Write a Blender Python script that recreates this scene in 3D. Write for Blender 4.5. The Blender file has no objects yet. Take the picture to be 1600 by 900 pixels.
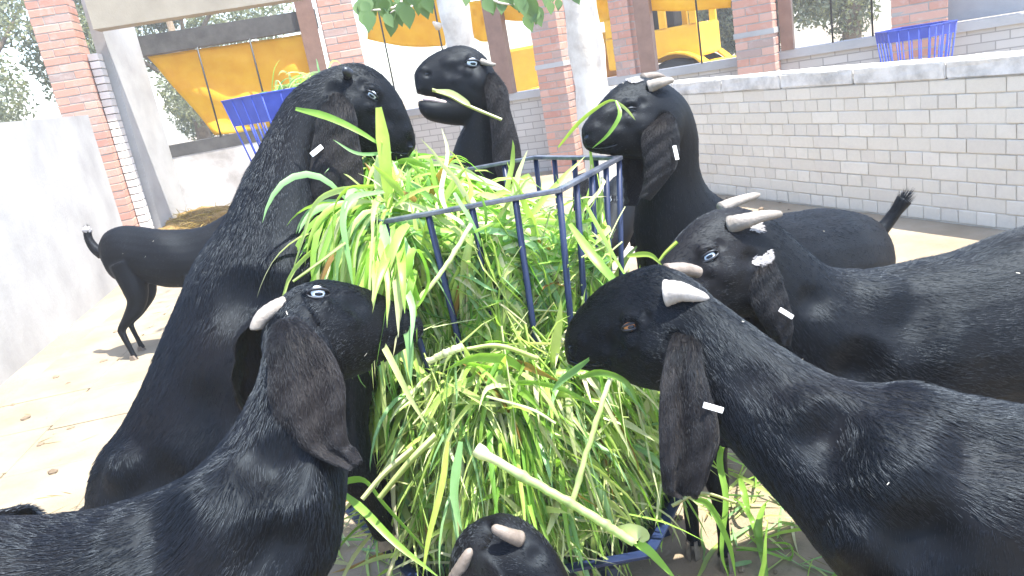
import bpy, bmesh, math, random
import numpy as np
from mathutils import Vector, Matrix
from mathutils.bvhtree import BVHTree
random.seed(7); rng = np.random.default_rng(7)
S = bpy.context.scene; C = S.collection
# ------------------------------------------------------------------ camera
FPX, CAMH = 1230.0, 1.40
_nd = np.array([766.0, 4293.0]); _nd /= np.linalg.norm(_nd); _p = math.atan(0.282)
DN = np.array([_nd[0]*math.cos(_p), _nd[1]*math.cos(_p), math.sin(_p)])
_fw = np.array([0, 0, 1.0]) - DN[2]*DN; _fw /= np.linalg.norm(_fw)
_rt = np.cross(_fw, -DN); _rt = _rt if _rt[0] > 0 else -_rt
CM = np.array([_rt, _fw, -DN])          # camera axes (right, down, forward) -> world
CAMP = np.array([0, 0, CAMH])
cam_d = bpy.data.cameras.new('camera'); cam = bpy.data.objects.new('camera', cam_d); C.objects.link(cam)
cam_d.sensor_width = 36; cam_d.lens = 36*FPX/1600; cam_d.clip_start = 0.02; cam_d.clip_end = 500
_R = Matrix(((CM[0][0], -CM[0][1], -CM[0][2]), (CM[1][0], -CM[1][1], -CM[1][2]), (CM[2][0], -CM[2][1], -CM[2][2])))
cam.matrix_world = Matrix.Translation((0, 0, CAMH)) @ _R.to_4x4()
S.camera = cam
# ------------------------------------------------------------------ sky, sun, exposure
SUN = Vector((0.28, -0.12, 0.95)).normalized()      # towards the sun: nearly overhead, a little to the right
w = bpy.data.worlds.new('World'); S.world = w; w.use_nodes = True
wn = w.node_tree.nodes; wl = w.node_tree.links
sky = wn.new('ShaderNodeTexSky'); sky.sky_type = 'NISHITA'; sky.sun_disc = False
sky.sun_elevation = math.asin(SUN.z); sky.sun_rotation = math.atan2(SUN.x, SUN.y)
sky.air_density = 1.0; sky.dust_density = 1.2; sky.ozone_density = 1.0
wl.new(sky.outputs[0], wn['Background'].inputs[0]); wn['Background'].inputs[1].default_value = 0.15
sd = bpy.data.lights.new('sun', 'SUN'); sd.energy = 3.4; sd.angle = math.radians(0.6); sd.color = (1, .95, .86)
so = bpy.data.objects.new('sun', sd); C.objects.link(so); so.rotation_euler = SUN.to_track_quat('Z', 'Y').to_euler()
S.view_settings.view_transform = 'Standard'; S.view_settings.look = 'None'
S.view_settings.exposure = 2.2; S.view_settings.gamma = 1.0
S.cycles.use_denoising = True; S.cycles.max_bounces = 7; S.cycles.diffuse_bounces = 4
S.cycles.transparent_max_bounces = 8; S.cycles.sample_clamp_indirect = 6
# ------------------------------------------------------------------ picking helpers (world metres)
def at(px, py, dep):
    return CM @ (np.array([(px-800)/FPX, (py-450)/FPX, 1.0])*dep) + CAMP
def atz(px, py, Z):
    r = CM @ np.array([(px-800)/FPX, (py-450)/FPX, 1.0]); return r*((Z-CAMH)/r[2]) + CAMP
def pz(px, dep, Z):
    py = 450 + FPX*(((Z-CAMH)/dep - CM[2][0]*(px-800)/FPX - CM[2][2])/CM[2][1]); return at(px, py, dep)
def on_plane(px, py, A, B):              # vertical plane through two plan points
    r = CM @ np.array([(px-800)/FPX, (py-450)/FPX, 1.0]); n = np.array([-(B[1]-A[1]), B[0]-A[0]])
    t = (n @ np.array([A[0], A[1]]))/(n @ r[:2]); return r*t + CAMP
# ------------------------------------------------------------------ object helpers
def link(o, parent=None):
    C.objects.link(o)
    if parent is not None:
        o.parent = parent; o.matrix_parent_inverse = Matrix.Translation(-Vector(parent['_loc']))
    return o
def tag(o, label=None, cat=None, group=None, kind=None):
    if label: o['label'] = label
    if cat: o['category'] = cat
    if group: o['group'] = group
    if kind: o['kind'] = kind
    return o
def thing(name, loc, label, cat, group=None):
    o = bpy.data.objects.new(name, None); o.empty_display_size = .1; o.location = tuple(float(v) for v in loc)
    o['_loc'] = [float(v) for v in loc]; C.objects.link(o)
    return tag(o, label, cat, group)
def sub(o):
    o['_loc'] = [0.0, 0.0, 0.0]; return o       # a mesh in world coordinates that parents sub-parts
def mesh_obj(name, V, F, mat, parent=None, smooth=False):
    me = bpy.data.meshes.new(name); me.from_pydata([tuple(map(float, v)) for v in V], [], [tuple(map(int, f)) for f in F]); me.update()
    if smooth: me.shade_smooth()
    me.materials.append(mat); o = bpy.data.objects.new(name, me); return link(o, parent)
def bm_obj(name, bm, mat, parent=None, smooth=False, bevel=0):
    if bevel: bmesh.ops.bevel(bm, geom=list(bm.edges), offset=bevel, segments=2, affect='EDGES', profile=.6)
    me = bpy.data.meshes.new(name); bm.to_mesh(me); bm.free()
    if smooth: me.shade_smooth()
    me.materials.append(mat); o = bpy.data.objects.new(name, me); return link(o, parent)
def add_box(bm, c, sx, sy, sz, u=(1, 0, 0), v=(0, 1, 0)):
    u = Vector(u); v = Vector(v); n = u.cross(v); c = Vector(tuple(map(float, c))); vs = []
    for k in (-1, 1):
        for a, b in ((-1, -1), (1, -1), (1, 1), (-1, 1)): vs.append(bm.verts.new(c+u*(a*sx/2)+v*(b*sy/2)+n*(k*sz/2)))
    for f in ((3, 2, 1, 0), (4, 5, 6, 7), (0, 1, 5, 4), (1, 2, 6, 5), (2, 3, 7, 6), (3, 0, 4, 7)): bm.faces.new([vs[i] for i in f])
def box(name, c, sx, sy, sz, mat, parent=None, u=(1, 0, 0), v=(0, 1, 0), bevel=0.0):
    bm = bmesh.new(); add_box(bm, c, sx, sy, sz, u, v); return bm_obj(name, bm, mat, parent, bevel=bevel)
def catmull(P, n):
    P = np.asarray(P, float); Q = np.vstack([2*P[0]-P[1], P, 2*P[-1]-P[-2]]); out = []
    for i in range(1, len(Q)-2):
        for t in np.arange(n)/n:
            a, b, c, d = Q[i-1], Q[i], Q[i+1], Q[i+2]
            out.append(.5*((2*b)+(-a+c)*t+(2*a-5*b+4*c-d)*t*t+(-a+3*b-3*c+d)*t**3))
    out.append(P[-1]); return np.array(out)
def unit(v):
    v = np.asarray(v, float); return v/(np.linalg.norm(v, axis=-1, keepdims=True)+1e-12)
def tube_geo(P, R, seg=10, ref=(0, 0, 1)):
    P = np.asarray(P, float); n = len(P); T = unit(np.gradient(P, axis=0)); V = []; F = []
    a = np.asarray(ref, float)
    if abs(T[0] @ a) > .9: a = np.array([1.0, 0, 0])
    for i in range(n):
        b = unit(np.cross(T[i], a)); a = np.cross(b, T[i])
        for k in range(seg):
            q = 2*math.pi*k/seg; V.append(P[i]+R[i]*(math.cos(q)*a+math.sin(q)*b))
    for i in range(n-1):
        for k in range(seg): F.append((i*seg+k, (i+1)*seg+k, (i+1)*seg+(k+1) % seg, i*seg+(k+1) % seg))
    F.append(tuple(range(seg))); F.append(tuple((n-1)*seg+k for k in reversed(range(seg))))
    return V, F
def tube(name, P, R, mat, parent=None, seg=10, smooth=True):
    if np.isscalar(R): R = [R]*len(P)
    V, F = tube_geo(P, R, seg); return mesh_obj(name, V, F, mat, parent, smooth)
# ------------------------------------------------------------------ materials
def mat(name):
    m = bpy.data.materials.new(name); m.use_nodes = True; n = m.node_tree.nodes; return m, n, m.node_tree.links, n['Principled BSDF']
def ramp(n, l, fac, stops):
    r = n.new('ShaderNodeValToRGB'); e = r.color_ramp.elements
    while len(e) < len(stops): e.new(.5)
    for x, (p, c) in zip(e, stops): x.position = p; x.color = (*c, 1)
    l.new(fac, r.inputs[0]); return r.outputs[0]
def noise(n, l, scale, detail=4, rough=.55, vec=None):
    t = n.new('ShaderNodeTexNoise'); t.inputs['Scale'].default_value = scale; t.inputs['Detail'].default_value = detail; t.inputs['Roughness'].default_value = rough
    if vec: l.new(vec, t.inputs['Vector'])
    return t.outputs[0]
def geo(n): return n.new('ShaderNodeNewGeometry').outputs['Position']
def bump(n, l, h, b, strength=.3, dist=.01):
    x = n.new('ShaderNodeBump'); x.inputs['Strength'].default_value = strength; x.inputs['Distance'].default_value = dist
    l.new(h, x.inputs['Height']); l.new(x.outputs[0], b.inputs['Normal'])
def mixc(n, l, a, b, fac, mode='MIX'):
    m = n.new('ShaderNodeMix'); m.data_type = 'RGBA'; m.blend_type = mode
    for v, i in ((a, 6), (b, 7)):
        if isinstance(v, tuple): m.inputs[i].default_value = (*v, 1)
        else: l.new(v, m.inputs[i])
    if isinstance(fac, (int, float)): m.inputs[0].default_value = fac
    else: l.new(fac, m.inputs[0])
    return m.outputs[2]
def mottled(name, c1, c2, scale=6, rough=.85, bs=.3, bd=.006, fine=60, c3=None, metal=0, spec=.4):
    m, n, l, b = mat(name); p = geo(n); a = noise(n, l, scale, 6, .6, p); st = [(.32, c1), (.68, c2)]
    if c3: st = [(.28, c1), (.55, c2), (.75, c3)]
    l.new(ramp(n, l, a, st), b.inputs['Base Color']); b.inputs['Roughness'].default_value = rough
    b.inputs['Metallic'].default_value = metal; b.inputs['Specular IOR Level'].default_value = spec
    bump(n, l, noise(n, l, fine, 5, .6, p), b, bs, bd); return m
def flat(name, c, rough=.6, metal=0, spec=.5):
    m, n, l, b = mat(name); b.inputs['Base Color'].default_value = (*c, 1); b.inputs['Roughness'].default_value = rough
    b.inputs['Metallic'].default_value = metal; b.inputs['Specular IOR Level'].default_value = spec; b.inputs['Specular Tint'].default_value = (.68, .83, 1, 1); return m
def brickmat(name, cols, soot=None):
    m, n, l, b = mat(name); oi = n.new('ShaderNodeObjectInfo'); p = geo(n)
    st = [(i/(len(cols)-1)*.98, c) for i, c in enumerate(cols)]
    base = ramp(n, l, oi.outputs['Random'], st)
    base = mixc(n, l, base, (.5, .46, .42), ramp(n, l, noise(n, l, 9, 6, .7, p), [(.52, (0, 0, 0)), (.78, (.55, .55, .55))]))
    base = mixc(n, l, base, (.75, .75, .75), ramp(n, l, noise(n, l, 45, 4, .6, p), [(.35, (.0, .0, .0)), (.8, (.25, .25, .25))]), 'MULTIPLY')
    l.new(base, b.inputs['Base Color']); b.inputs['Roughness'].default_value = .88
    bump(n, l, noise(n, l, 70, 4, .6, p), b, .35, .005); return m
M = {}
M['brick'] = brickmat('red_brick', [(.44, .23, .17), (.50, .27, .20), (.41, .20, .15), (.53, .31, .24), (.33, .24, .21)])
M['brick_pale'] = brickmat('whitewashed_brick', [(.62, .60, .57), (.7, .68, .66), (.58, .55, .52)])
M['greybrick'] = brickmat('grey_cement_brick', [(.56, .52, .45), (.61, .57, .49), (.58, .54, .46), (.64, .60, .52), (.55, .51, .44)])
M['mortar'] = mottled('mortar', (.26, .24, .22), (.36, .34, .31), 8)
M['mortar_pale'] = mottled('cement_mortar', (.46, .43, .37), (.54, .50, .44), 8)
M['coping'] = mottled('cement_coping', (.33, .32, .30), (.62, .60, .56), 7, .9, .6, .01, 40, (.72, .70, .67))
M['plaster'] = mottled('grey_plaster', (.27, .27, .27), (.37, .37, .367), 1.6, .85, .25, .008, 30, (.42, .418, .41))
M['cream'] = mottled('cream_concrete', (.25, .22, .17), (.32, .285, .225), 3, .85)
M['lintel'] = mottled('dark_concrete', (.055, .053, .05), (.11, .106, .10), 5, .9)  # dark mottled concrete
M['white_wall'] = mottled('chipped_limewash', (.34, .31, .28), (.62, .60, .58), 2.0, .9, .3, .01, 25, (.68, .66, .64))
M['brown_frame'] = mottled('brown_frame_paint', (.19, .11, .08), (.25, .15, .11), 8, .55)
M['black_metal'] = flat('black_rod', (.03, .025, .02), .5)
M['blue'] = mottled('navy_blue_enamel', (.006, .013, .046), (.011, .022, .07), 14, .45, .12, .002, 90)
M['blue_old'] = mottled('faded_blue_enamel', (.03, .055, .33), (.045, .08, .42), 9, .4, .12, .002, 90)
M['rim_sheen'] = mottled('worn_blue_sky_sheen', (.06, .075, .12), (.20, .215, .25), 26, .35, .15, .002, 90, None, .6)  # worn rim, its blue paled in colour to imitate sky reflection
def ground_mat():
    m, n, l, b = mat('dry_earth'); p = geo(n)
    c = ramp(n, l, noise(n, l, 1.3, 7, .62, p), [(.3, (.20, .155, .105)), (.52, (.27, .22, .155)), (.72, (.33, .285, .22))])
    c = mixc(n, l, c, (.20, .15, .10), ramp(n, l, noise(n, l, 26, 5, .7, p), [(.60, (0, 0, 0)), (.72, (.8, .8, .8))]))
    l.new(c, b.inputs['Base Color']); b.inputs['Roughness'].default_value = .95; b.inputs['Specular IOR Level'].default_value = .2
    bump(n, l, noise(n, l, 30, 8, .7, p), b, .5, .02); return m
M['ground'] = ground_mat()
M['slab'] = mottled('paving_slab_concrete', (.19, .155, .105), (.27, .23, .165), 3, .9, .4, .006, 50)
def fur_mat(name, c1, c2, rough=.48, spec=.36):
    m, n, l, b = mat(name); p = geo(n)
    cc = ramp(n, l, noise(n, l, 11, 4, .6, p), [(.35, c1), (.7, c2)]); l.new(mixc(n, l, cc, (c2[0]*1.7, c2[1]*1.25, c2[2]*.9), ramp(n, l, noise(n, l, 2.6, 3, .5, p), [(.5, (0, 0, 0)), (.72, (1, 1, 1))])), b.inputs['Base Color'])
    b.inputs['Roughness'].default_value = rough; b.inputs['Specular IOR Level'].default_value = spec; b.inputs['Specular Tint'].default_value = (.68, .83, 1, 1); return m  # highlights tinted blue to imitate sky sheen on the coat
M['fur'] = fur_mat('black_coat', (.0016, .0017, .0022), (.0032, .0032, .004), .55, .16)
M['hair'] = fur_mat('black_hair', (.0014, .0017, .0027), (.0038, .0039, .0058), .38, .46)
M['ear_hair'] = fur_mat('ear_hair', (.0045, .0042, .005), (.0105, .0092, .0098), .45, .3)
def ear_mat():
    m, n, l, b = mat('ear_skin'); p = geo(n)
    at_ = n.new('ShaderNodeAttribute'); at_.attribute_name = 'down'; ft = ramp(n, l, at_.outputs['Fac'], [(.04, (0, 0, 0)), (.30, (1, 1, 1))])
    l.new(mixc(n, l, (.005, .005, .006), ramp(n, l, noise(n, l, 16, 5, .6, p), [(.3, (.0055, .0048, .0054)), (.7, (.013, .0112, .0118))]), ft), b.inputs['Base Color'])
    b.inputs['Roughness'].default_value = .62; b.inputs['Specular IOR Level'].default_value = .2
    b.inputs['Sheen Weight'].default_value = .05; b.inputs['Sheen Roughness'].default_value = .4
    hb = n.new('ShaderNodeMath'); hb.operation = 'MULTIPLY_ADD'; l.new(noise(n, l, 22, 3, .6, p), hb.inputs[0]); hb.inputs[1].default_value = .5; l.new(noise(n, l, 160, 5, .65, p), hb.inputs[2]); bump(n, l, hb.outputs[0], b, .4, .003); return m
M['ear'] = ear_mat()
M['nose'] = mottled('nose_skin', (.012, .010, .011), (.035, .03, .03), 60, .4, .5, .002, 200)
M['horn'] = mottled('grey_horn', (.13, .105, .085), (.22, .185, .155), 30, .5, .4, .003, 120)
M['horn_white'] = mottled('pale_horn', (.17, .15, .125), (.28, .25, .22), 24, .55, .6, .004, 90)
M['horn_bleached'] = mottled('bleached_horn', (.26, .24, .22), (.40, .38, .36), 24, .55, .5, .004, 90)
M['hoof'] = mottled('hoof_keratin', (.10, .08, .065), (.22, .18, .14), 40, .55)
M['white_fur'] = mottled('white_fur', (.26, .25, .25), (.42, .41, .41), 60, .8, .6, .004, 150)
M['eye_white'] = flat('pale_blue_iris', (.62, .70, .78), .06)
M['eye_orange'] = flat('amber_iris', (.62, .26, .10), .1)
M['pupil'] = flat('pupil', (.004, .004, .006), .05)
M['lid'] = flat('eyelid_skin', (.012, .010, .010), .4)
M['tag'] = flat('white_plastic_tag', (.82, .82, .80), .45)
M['tongue'] = mottled('tongue', (.34, .26, .27), (.45, .36, .37), 30, .45)
M['straw'] = mottled('straw_litter', (.18, .11, .03), (.30, .20, .07), 12, .9, .9, .03, 40)
def blade_mat(name='green_fodder'):
    m, n, l, b = mat(name); at_ = n.new('ShaderNodeAttribute'); at_.attribute_name = 'tint'; p = geo(n)
    c = mixc(n, l, at_.outputs[0], (.80, .84, .70), ramp(n, l, noise(n, l, 22, 4, .6, p), [(.35, (1, 1, 1)), (.7, (0, 0, 0))]), 'MULTIPLY')
    l.new(c, b.inputs['Base Color']); b.inputs['Roughness'].default_value = .38; b.inputs['Specular IOR Level'].default_value = .5
    tr = n.new('ShaderNodeBsdfTranslucent'); l.new(mixc(n, l, c, (.85, 1, .5), 1.0, 'MULTIPLY'), tr.inputs[0])
    mx = n.new('ShaderNodeMixShader'); mx.inputs[0].default_value = .5; l.new(b.outputs[0], mx.inputs[1]); l.new(tr.outputs[0], mx.inputs[2])
    l.new(mx.outputs[0], n['Material Output'].inputs[0]); return m
M['blade'] = blade_mat()
def cloth_mat():
    m, n, l, b = mat('yellow_tarpaulin'); p = geo(n)
    c = ramp(n, l, noise(n, l, 3, 4, .6, p), [(.3, (.80, .50, .02)), (.7, (.88, .64, .06))])
    l.new(c, b.inputs['Base Color']); b.inputs['Roughness'].default_value = .6
    tr = n.new('ShaderNodeBsdfTranslucent'); l.new(c, tr.inputs[0]); mx = n.new('ShaderNodeMixShader'); mx.inputs[0].default_value = .62
    l.new(b.outputs[0], mx.inputs[1]); l.new(tr.outputs[0], mx.inputs[2]); l.new(mx.outputs[0], n['Material Output'].inputs[0]); return m
M['tarp'] = cloth_mat()
M['bark'] = mottled('pale_smooth_bark', (.46, .40, .34), (.66, .61, .54), 7, .85, .5, .01, 25, (.74, .70, .64))
M['bark_dark'] = mottled('brown_bark', (.12, .09, .06), (.22, .17, .12), 10, .9, .6, .02, 20)
def leaf_mat(name, stops):
    m, n, l, b = mat(name); oi = n.new('ShaderNodeNewGeometry'); c = ramp(n, l, oi.outputs['Random Per Island'], stops)
    l.new(c, b.inputs['Base Color']); b.inputs['Roughness'].default_value = .45
    tr = n.new('ShaderNodeBsdfTranslucent'); l.new(mixc(n, l, c, (1, 1, .5), 1.0, 'MULTIPLY'), tr.inputs[0]); mx = n.new('ShaderNodeMixShader'); mx.inputs[0].default_value = .4
    l.new(b.outputs[0], mx.inputs[1]); l.new(tr.outputs[0], mx.inputs[2]); l.new(mx.outputs[0], n['Material Output'].inputs[0]); return m
M['leaf'] = leaf_mat('broad_leaf', [(0, (.07, .15, .07)), (.5, (.10, .19, .08)), (.8, (.17, .26, .06)), (1, (.38, .40, .05))])
M['leaf_far'] = leaf_mat('distant_foliage', [(0, (.15, .18, .12)), (.6, (.22, .25, .17)), (1, (.31, .33, .21))])  # leaf colours paled to imitate the washed-out haze
M['yellow'] = mottled('machine_yellow', (.72, .40, .02), (.80, .48, .03), 5, .4, .1, .002, 60)
M['rubber'] = flat('rubber', (.03, .03, .03), .8)
M['glass'] = flat('dusty_glass', (.10, .13, .14), .08)
M['bay_panel'] = mottled('grey_panel', (.24, .24, .25), (.33, .33, .34), 2, .6)
# ================================================================== the setting
g = mesh_obj('ground', [(-60, -50, 0), (60, -50, 0), (60, 70, 0), (-60, 70, 0)], [(0, 1, 2, 3)], M['ground']); tag(g, kind='structure'); sub(g)
def brick_mesh(l, d, h, k):
    r = random.Random(k); bm = bmesh.new(); add_box(bm, (0, 0, 0), l, d, h)
    bmesh.ops.bevel(bm, geom=list(bm.edges), offset=.004, segments=1, affect='EDGES')
    for v in bm.verts: v.co += Vector((r.uniform(-1, 1), r.uniform(-1, 1), r.uniform(-1, 1)))*.0014
    me = bpy.data.meshes.new('brick'); bm.to_mesh(me); bm.free(); return me
_bm = {}
def place_brick(parent, c, ang, l, d, h, mt, name='brick', variant=0):
    key = (round(l, 3), round(d, 3), round(h, 3), mt, variant % 3)
    if key not in _bm: _bm[key] = brick_mesh(l, d, h, hash(key[:3]) % 999+variant); _bm[key].materials.append(M[mt])
    o = bpy.data.objects.new(name, _bm[key]); o.location = tuple(map(float, c)); o.rotation_euler = (0, 0, ang); return link(o, parent)
def pillar(c, ang, W, H, label, mt='brick', ch=.085, z0=0, pale_face=False):
    root = thing('brick_pillar', (c[0], c[1], z0), label, 'pillar', 'brick pillars of the shed')
    bl, bd = W*2/3-.006, W/3-.006; n = int(H/ch); ca, sa = math.cos(ang), math.sin(ang)
    box('mortar_core', (c[0], c[1], z0+H/2), W-.014, W-.014, H-.004, M['mortar'], root, (ca, sa, 0), (-sa, ca, 0))
    for i in range(n):
        for k in range(4):
            a = ang+k*math.pi/2; s = 1 if i % 2 else -1
            lx, ly = s*W/6, -W/3; j = random.uniform(-.003, .003)
            x = c[0]+lx*math.cos(a)-(ly+j)*math.sin(a); y = c[1]+lx*math.sin(a)+(ly+j)*math.cos(a)
            m_ = mt
            if pale_face and k == 1 and i < n*.72: m_ = 'brick_pale'
            place_brick(root, (x, y, z0+ch*(i+.5)), a+random.uniform(-.006, .006), bl, bd, ch-.011, m_, variant=i+k)
    return root
# ---- left courtyard wall of smooth plaster
LW = [atz(-260, 800, 0), atz(0, 610, 0), atz(150, 465, 0), atz(205, 418, 0)]
def wall_strip(name, P, h, t, m, label, cat, tops=None):
    P = [np.array(p[:2]) for p in P]; V = []; F = []
    d = unit(P[-1]-P[0]); nrm = np.array([-d[1], d[0]])
    for i, p in enumerate(P):
        hh = tops[i] if tops else h
        V += [(*p, -.02), (*p, hh), (*(p+nrm*t), hh), (*(p+nrm*t), -.02)]
    n = len(P)
    for i in range(n-1):
        a = i*4; b = a+4; F += [(a, b, b+1, a+1), (a+1, b+1, b+2, a+2), (a+2, b+2, b+3, a+3)]
    F += [(0, 1, 2, 3), (n*4-1, n*4-2, n*4-3, n*4-4)]
    return mesh_obj(name, V, F, m)
lw0, lw1 = np.array([-2.95, 2.2]), np.array(on_plane(196, 400, (-3.35, 5.0), (-3.85, 8.2))[:2])
LWP = [np.array([-2.72, 1.0]), np.array([-3.35, 5.0]), np.array([-3.85, 8.2])]
def topz(px, py, A, B): return on_plane(px, py, A, B)[2]
o = wall_strip('courtyard_wall', LWP, 1.6, .22, M['plaster'], None, None, [1.62, 1.62, 1.62])
tag(o, 'smooth pale grey plastered courtyard wall on the left', 'wall')
# ---- right courtyard wall of grey bricks (English bond) with a cement coping
c0 = atz(1600, 85, .98)[:2]; c1 = atz(1050, 130, .98)[:2]; ud = unit(c1-c0); RA = c0-ud*1.6; RL = float(np.linalg.norm(c1-c0))+1.6+1.35
nin = np.array([-ud[1], ud[0]]); nin = nin if nin @ (-c0) > 0 else -nin      # towards the yard
rang = math.atan2(ud[1], ud[0])
rw = thing('courtyard_brick_wall', (*(RA+ud*RL/2), 0), 'low grey brick courtyard wall with whitish cement coping on the right', 'wall')
mid = RA+ud*RL/2-nin*.115
box('mortar_core', (*mid, .437), RL, .228, .875, M['mortar_pale'], rw, (*ud, 0), (-ud[1], ud[0], 0))
bm = bmesh.new(); nseg = 9
for i in range(nseg):
    L_ = RL/nseg; q = RA+ud*(i+.5)*L_-nin*.115; add_box(bm, (*q, .93+random.uniform(-.003, .003)), L_-.008, .27, .104, (*ud, 0), (-ud[1], ud[0], 0))
bmesh.ops.bevel(bm, geom=list(bm.edges), offset=.008, segments=2, affect='EDGES'); bmesh.ops.subdivide_edges(bm, edges=list(bm.edges), cuts=2, use_grid_fill=True)
for v in bm.verts: v.co += Vector((random.uniform(-1, 1), random.uniform(-1, 1), random.uniform(-1, 1)))*.003
bm_obj('coping', bm, M['coping'], rw)
bricks = []
for r in range(10):
    z = .0865*(r+.5)+.008; head = r % 2 == 0; L_ = .121 if head else .242; x = -.06 if head else 0
    while x < RL:
        bricks.append((x+L_/2, z, L_, r)); x += L_
vis = sorted(bricks, key=lambda b: b[0]); parts = [b for b in vis if b[0] > .8 and b[1] > .05][:300]; pset = set(parts)
for b in parts:
    q = RA+ud*b[0]-nin*(.1+random.uniform(-.004, .004)); place_brick(rw, (*q, b[1]), rang+random.uniform(-.004, .004), b[2]-.005, .215, .0865-.0055, 'greybrick', variant=int(b[0]*8))
bm = bmesh.new()
for b in vis:
    if b in pset: continue
    q = RA+ud*b[0]-nin*(.1+random.uniform(-.003, .003)); add_box(bm, (*q, b[1]), b[2]-.005, .215, .081, (*ud, 0), (-ud[1], ud[0], 0))
tag(bm_obj('brick_courses', bm, M['greybrick'], rw), kind='stuff')
# ---- shed on the left: pillar, beam, window wall with a yellow tarpaulin
FA, FB = at(147, 41, 8.6)[:2], at(500, 5, 9.1)[:2]; fu = unit(FB-FA); fang = math.atan2(fu[1], fu[0])
fn = np.array([fu[1], -fu[0]]); fn = fn if fn @ FA < 0 else -fn            # towards the camera
def FP(px, py): return on_plane(px, py, FA, FB)
p1 = FP(150, 180); P1c = FP(165, 230)[:2]-fu*.19-fn*.19
p1x = FP(111, 60)[:2]
PW = .40
def foot(px, py, off=0):       # plan point on the front plane
    return FP(px, py)[:2]
pc = foot(163, 200)-fu*PW/2-fn*PW/2
pillar(pc, fang, PW, 3.3, 'red brick pillar at the left end of the shed, beside the plastered wall')
ws = thing('whitewashed_brick_strip', (*(pc+fu*(PW/2+.055)-fn*.12), 0), 'narrow whitewashed brick strip against the right side of the left pillar', 'pillar')
for i in range(27): place_brick(ws, (*(pc+fu*(PW/2+.058)-fn*.12), .085*(i+.5)), fang+math.pi/2, .23, .105, .076, 'brick_pale', variant=i)
WA, WB = FA-fn*1.35, FB-fn*1.35                                            # window plane
def WP(px, py): return on_plane(px, py, WA, WB)
def slab_on(plane, name, x0, y0, x1, y1, thick, m, parent, zlo=None, zhi=None, back=0.0):
    A = plane(x0, y0); B = plane(x1, y1); u = unit((B-A)[:2]); n_ = np.array([u[1], -u[0]]); n_ = n_ if n_ @ A[:2] < 0 else -n_
    L_ = np.linalg.norm((B-A)[:2]); zl = min(A[2], B[2]) if zlo is None else zlo; zh = max(A[2], B[2]) if zhi is None else zhi
    c = (A+B)[:2]/2-n_*(thick/2+back); return box(name, (*c, (zl+zh)/2), L_, thick, zh-zl, m, parent, (*u, 0), (-u[1], u[0], 0))
shed = thing('shed', (*(WA+WB)/2, 0) if False else (*((WA+WB)/2), 0), 'open grey concrete shed with cream beam and tarpaulin window behind the left goats', 'shed')
zb = FP(300, 22)[2]
slab_on(FP, 'beam', 143, 40, 505, 4, .32, M['cream'], shed, zb, zb+.42, .03)
zs = WP(300, 221)[2]; zt = WP(300, 75)[2]
slab_on(WP, 'lintel', 150, 75, 500, 50, .22, M['lintel'], shed, zt, zt+.24)
slab_on(WP, 'sill_wall', 200, 230, 520, 200, .24, M['white_wall'], shed, -.02, zs-.16)
slab_on(WP, 'sill_band', 200, 230, 520, 200, .24, M['lintel'], shed, zs-.158, zs, -.004)
# return wall from the pillar back to the window plane
ra = pc+fu*(PW/2+.12)-fn*.26; rb = WP(247, 200)[:2]+fu*0
du = unit(rb-ra); L_ = np.linalg.norm(rb-ra)
box('return_wall', (*((ra+rb)/2), 1.5), L_, .14, 3.04, M['plaster'], shed, (*du, 0), (-du[1], du[0], 0))
slab_on(WP, 'window_frame', 472, 60, 500, 60, .12, M['brown_frame'], shed, zs, zt+.5, -.05)
for px0, px1 in ((309, 335), (394, 412)):
    a = WP(px0, 78); b = a.copy(); a[2] = zt+.002; b[2] = zs-.002; tube('rod', [a, b], .012, M['black_metal'], shed, 6)
def drape(name, P4, sag, m, label, off, parent=None, n=26, amp=.04, seed=0):
    r = random.Random(seed); A, B, Cc, D = [np.array(p) for p in P4]; V = []; F = []; ph = [r.uniform(0, 6) for _ in range(6)]
    for i in range(n+1):
        for j in range(n+1):
            u, v = i/n, j/n; p = (A*(1-u)+B*u)*(1-v)+(D*(1-u)+Cc*u)*v
            p = p-np.array([0, 0, sag*math.sin(math.pi*u)*v]); q = off*(1+0)+amp*(math.sin(5*v+3*u+ph[0])*v+.6*math.sin(11*v-7*u+ph[1])+.35*math.sin(19*u+4*v+ph[2]))
            V.append(p+np.array([fn[0]*q, fn[1]*q, 0]))
    for i in range(n):
        for j in range(n): a = i*(n+1)+j; F.append((a, a+1, a+n+2, a+n+1))
    o = mesh_obj(name, V, F, m, parent, True); md = o.modifiers.new('thick', 'SOLIDIFY'); md.thickness = .004; return tag(o, label, 'tarpaulin')
drape('tarpaulin', [WP(228, 88), WP(488, 50), WP(488, 190), WP(334, 211)], .02, M['tarp'], 'bright yellow tarpaulin sagging across the left shed window', -.10, amp=.065, seed=3)
pc2 = foot(535, 60)-fn*PW/2
pillar(pc2, fang, PW, 3.3, 'red brick pillar behind the rearing goat, right of the blue feeder with fodder')
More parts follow.
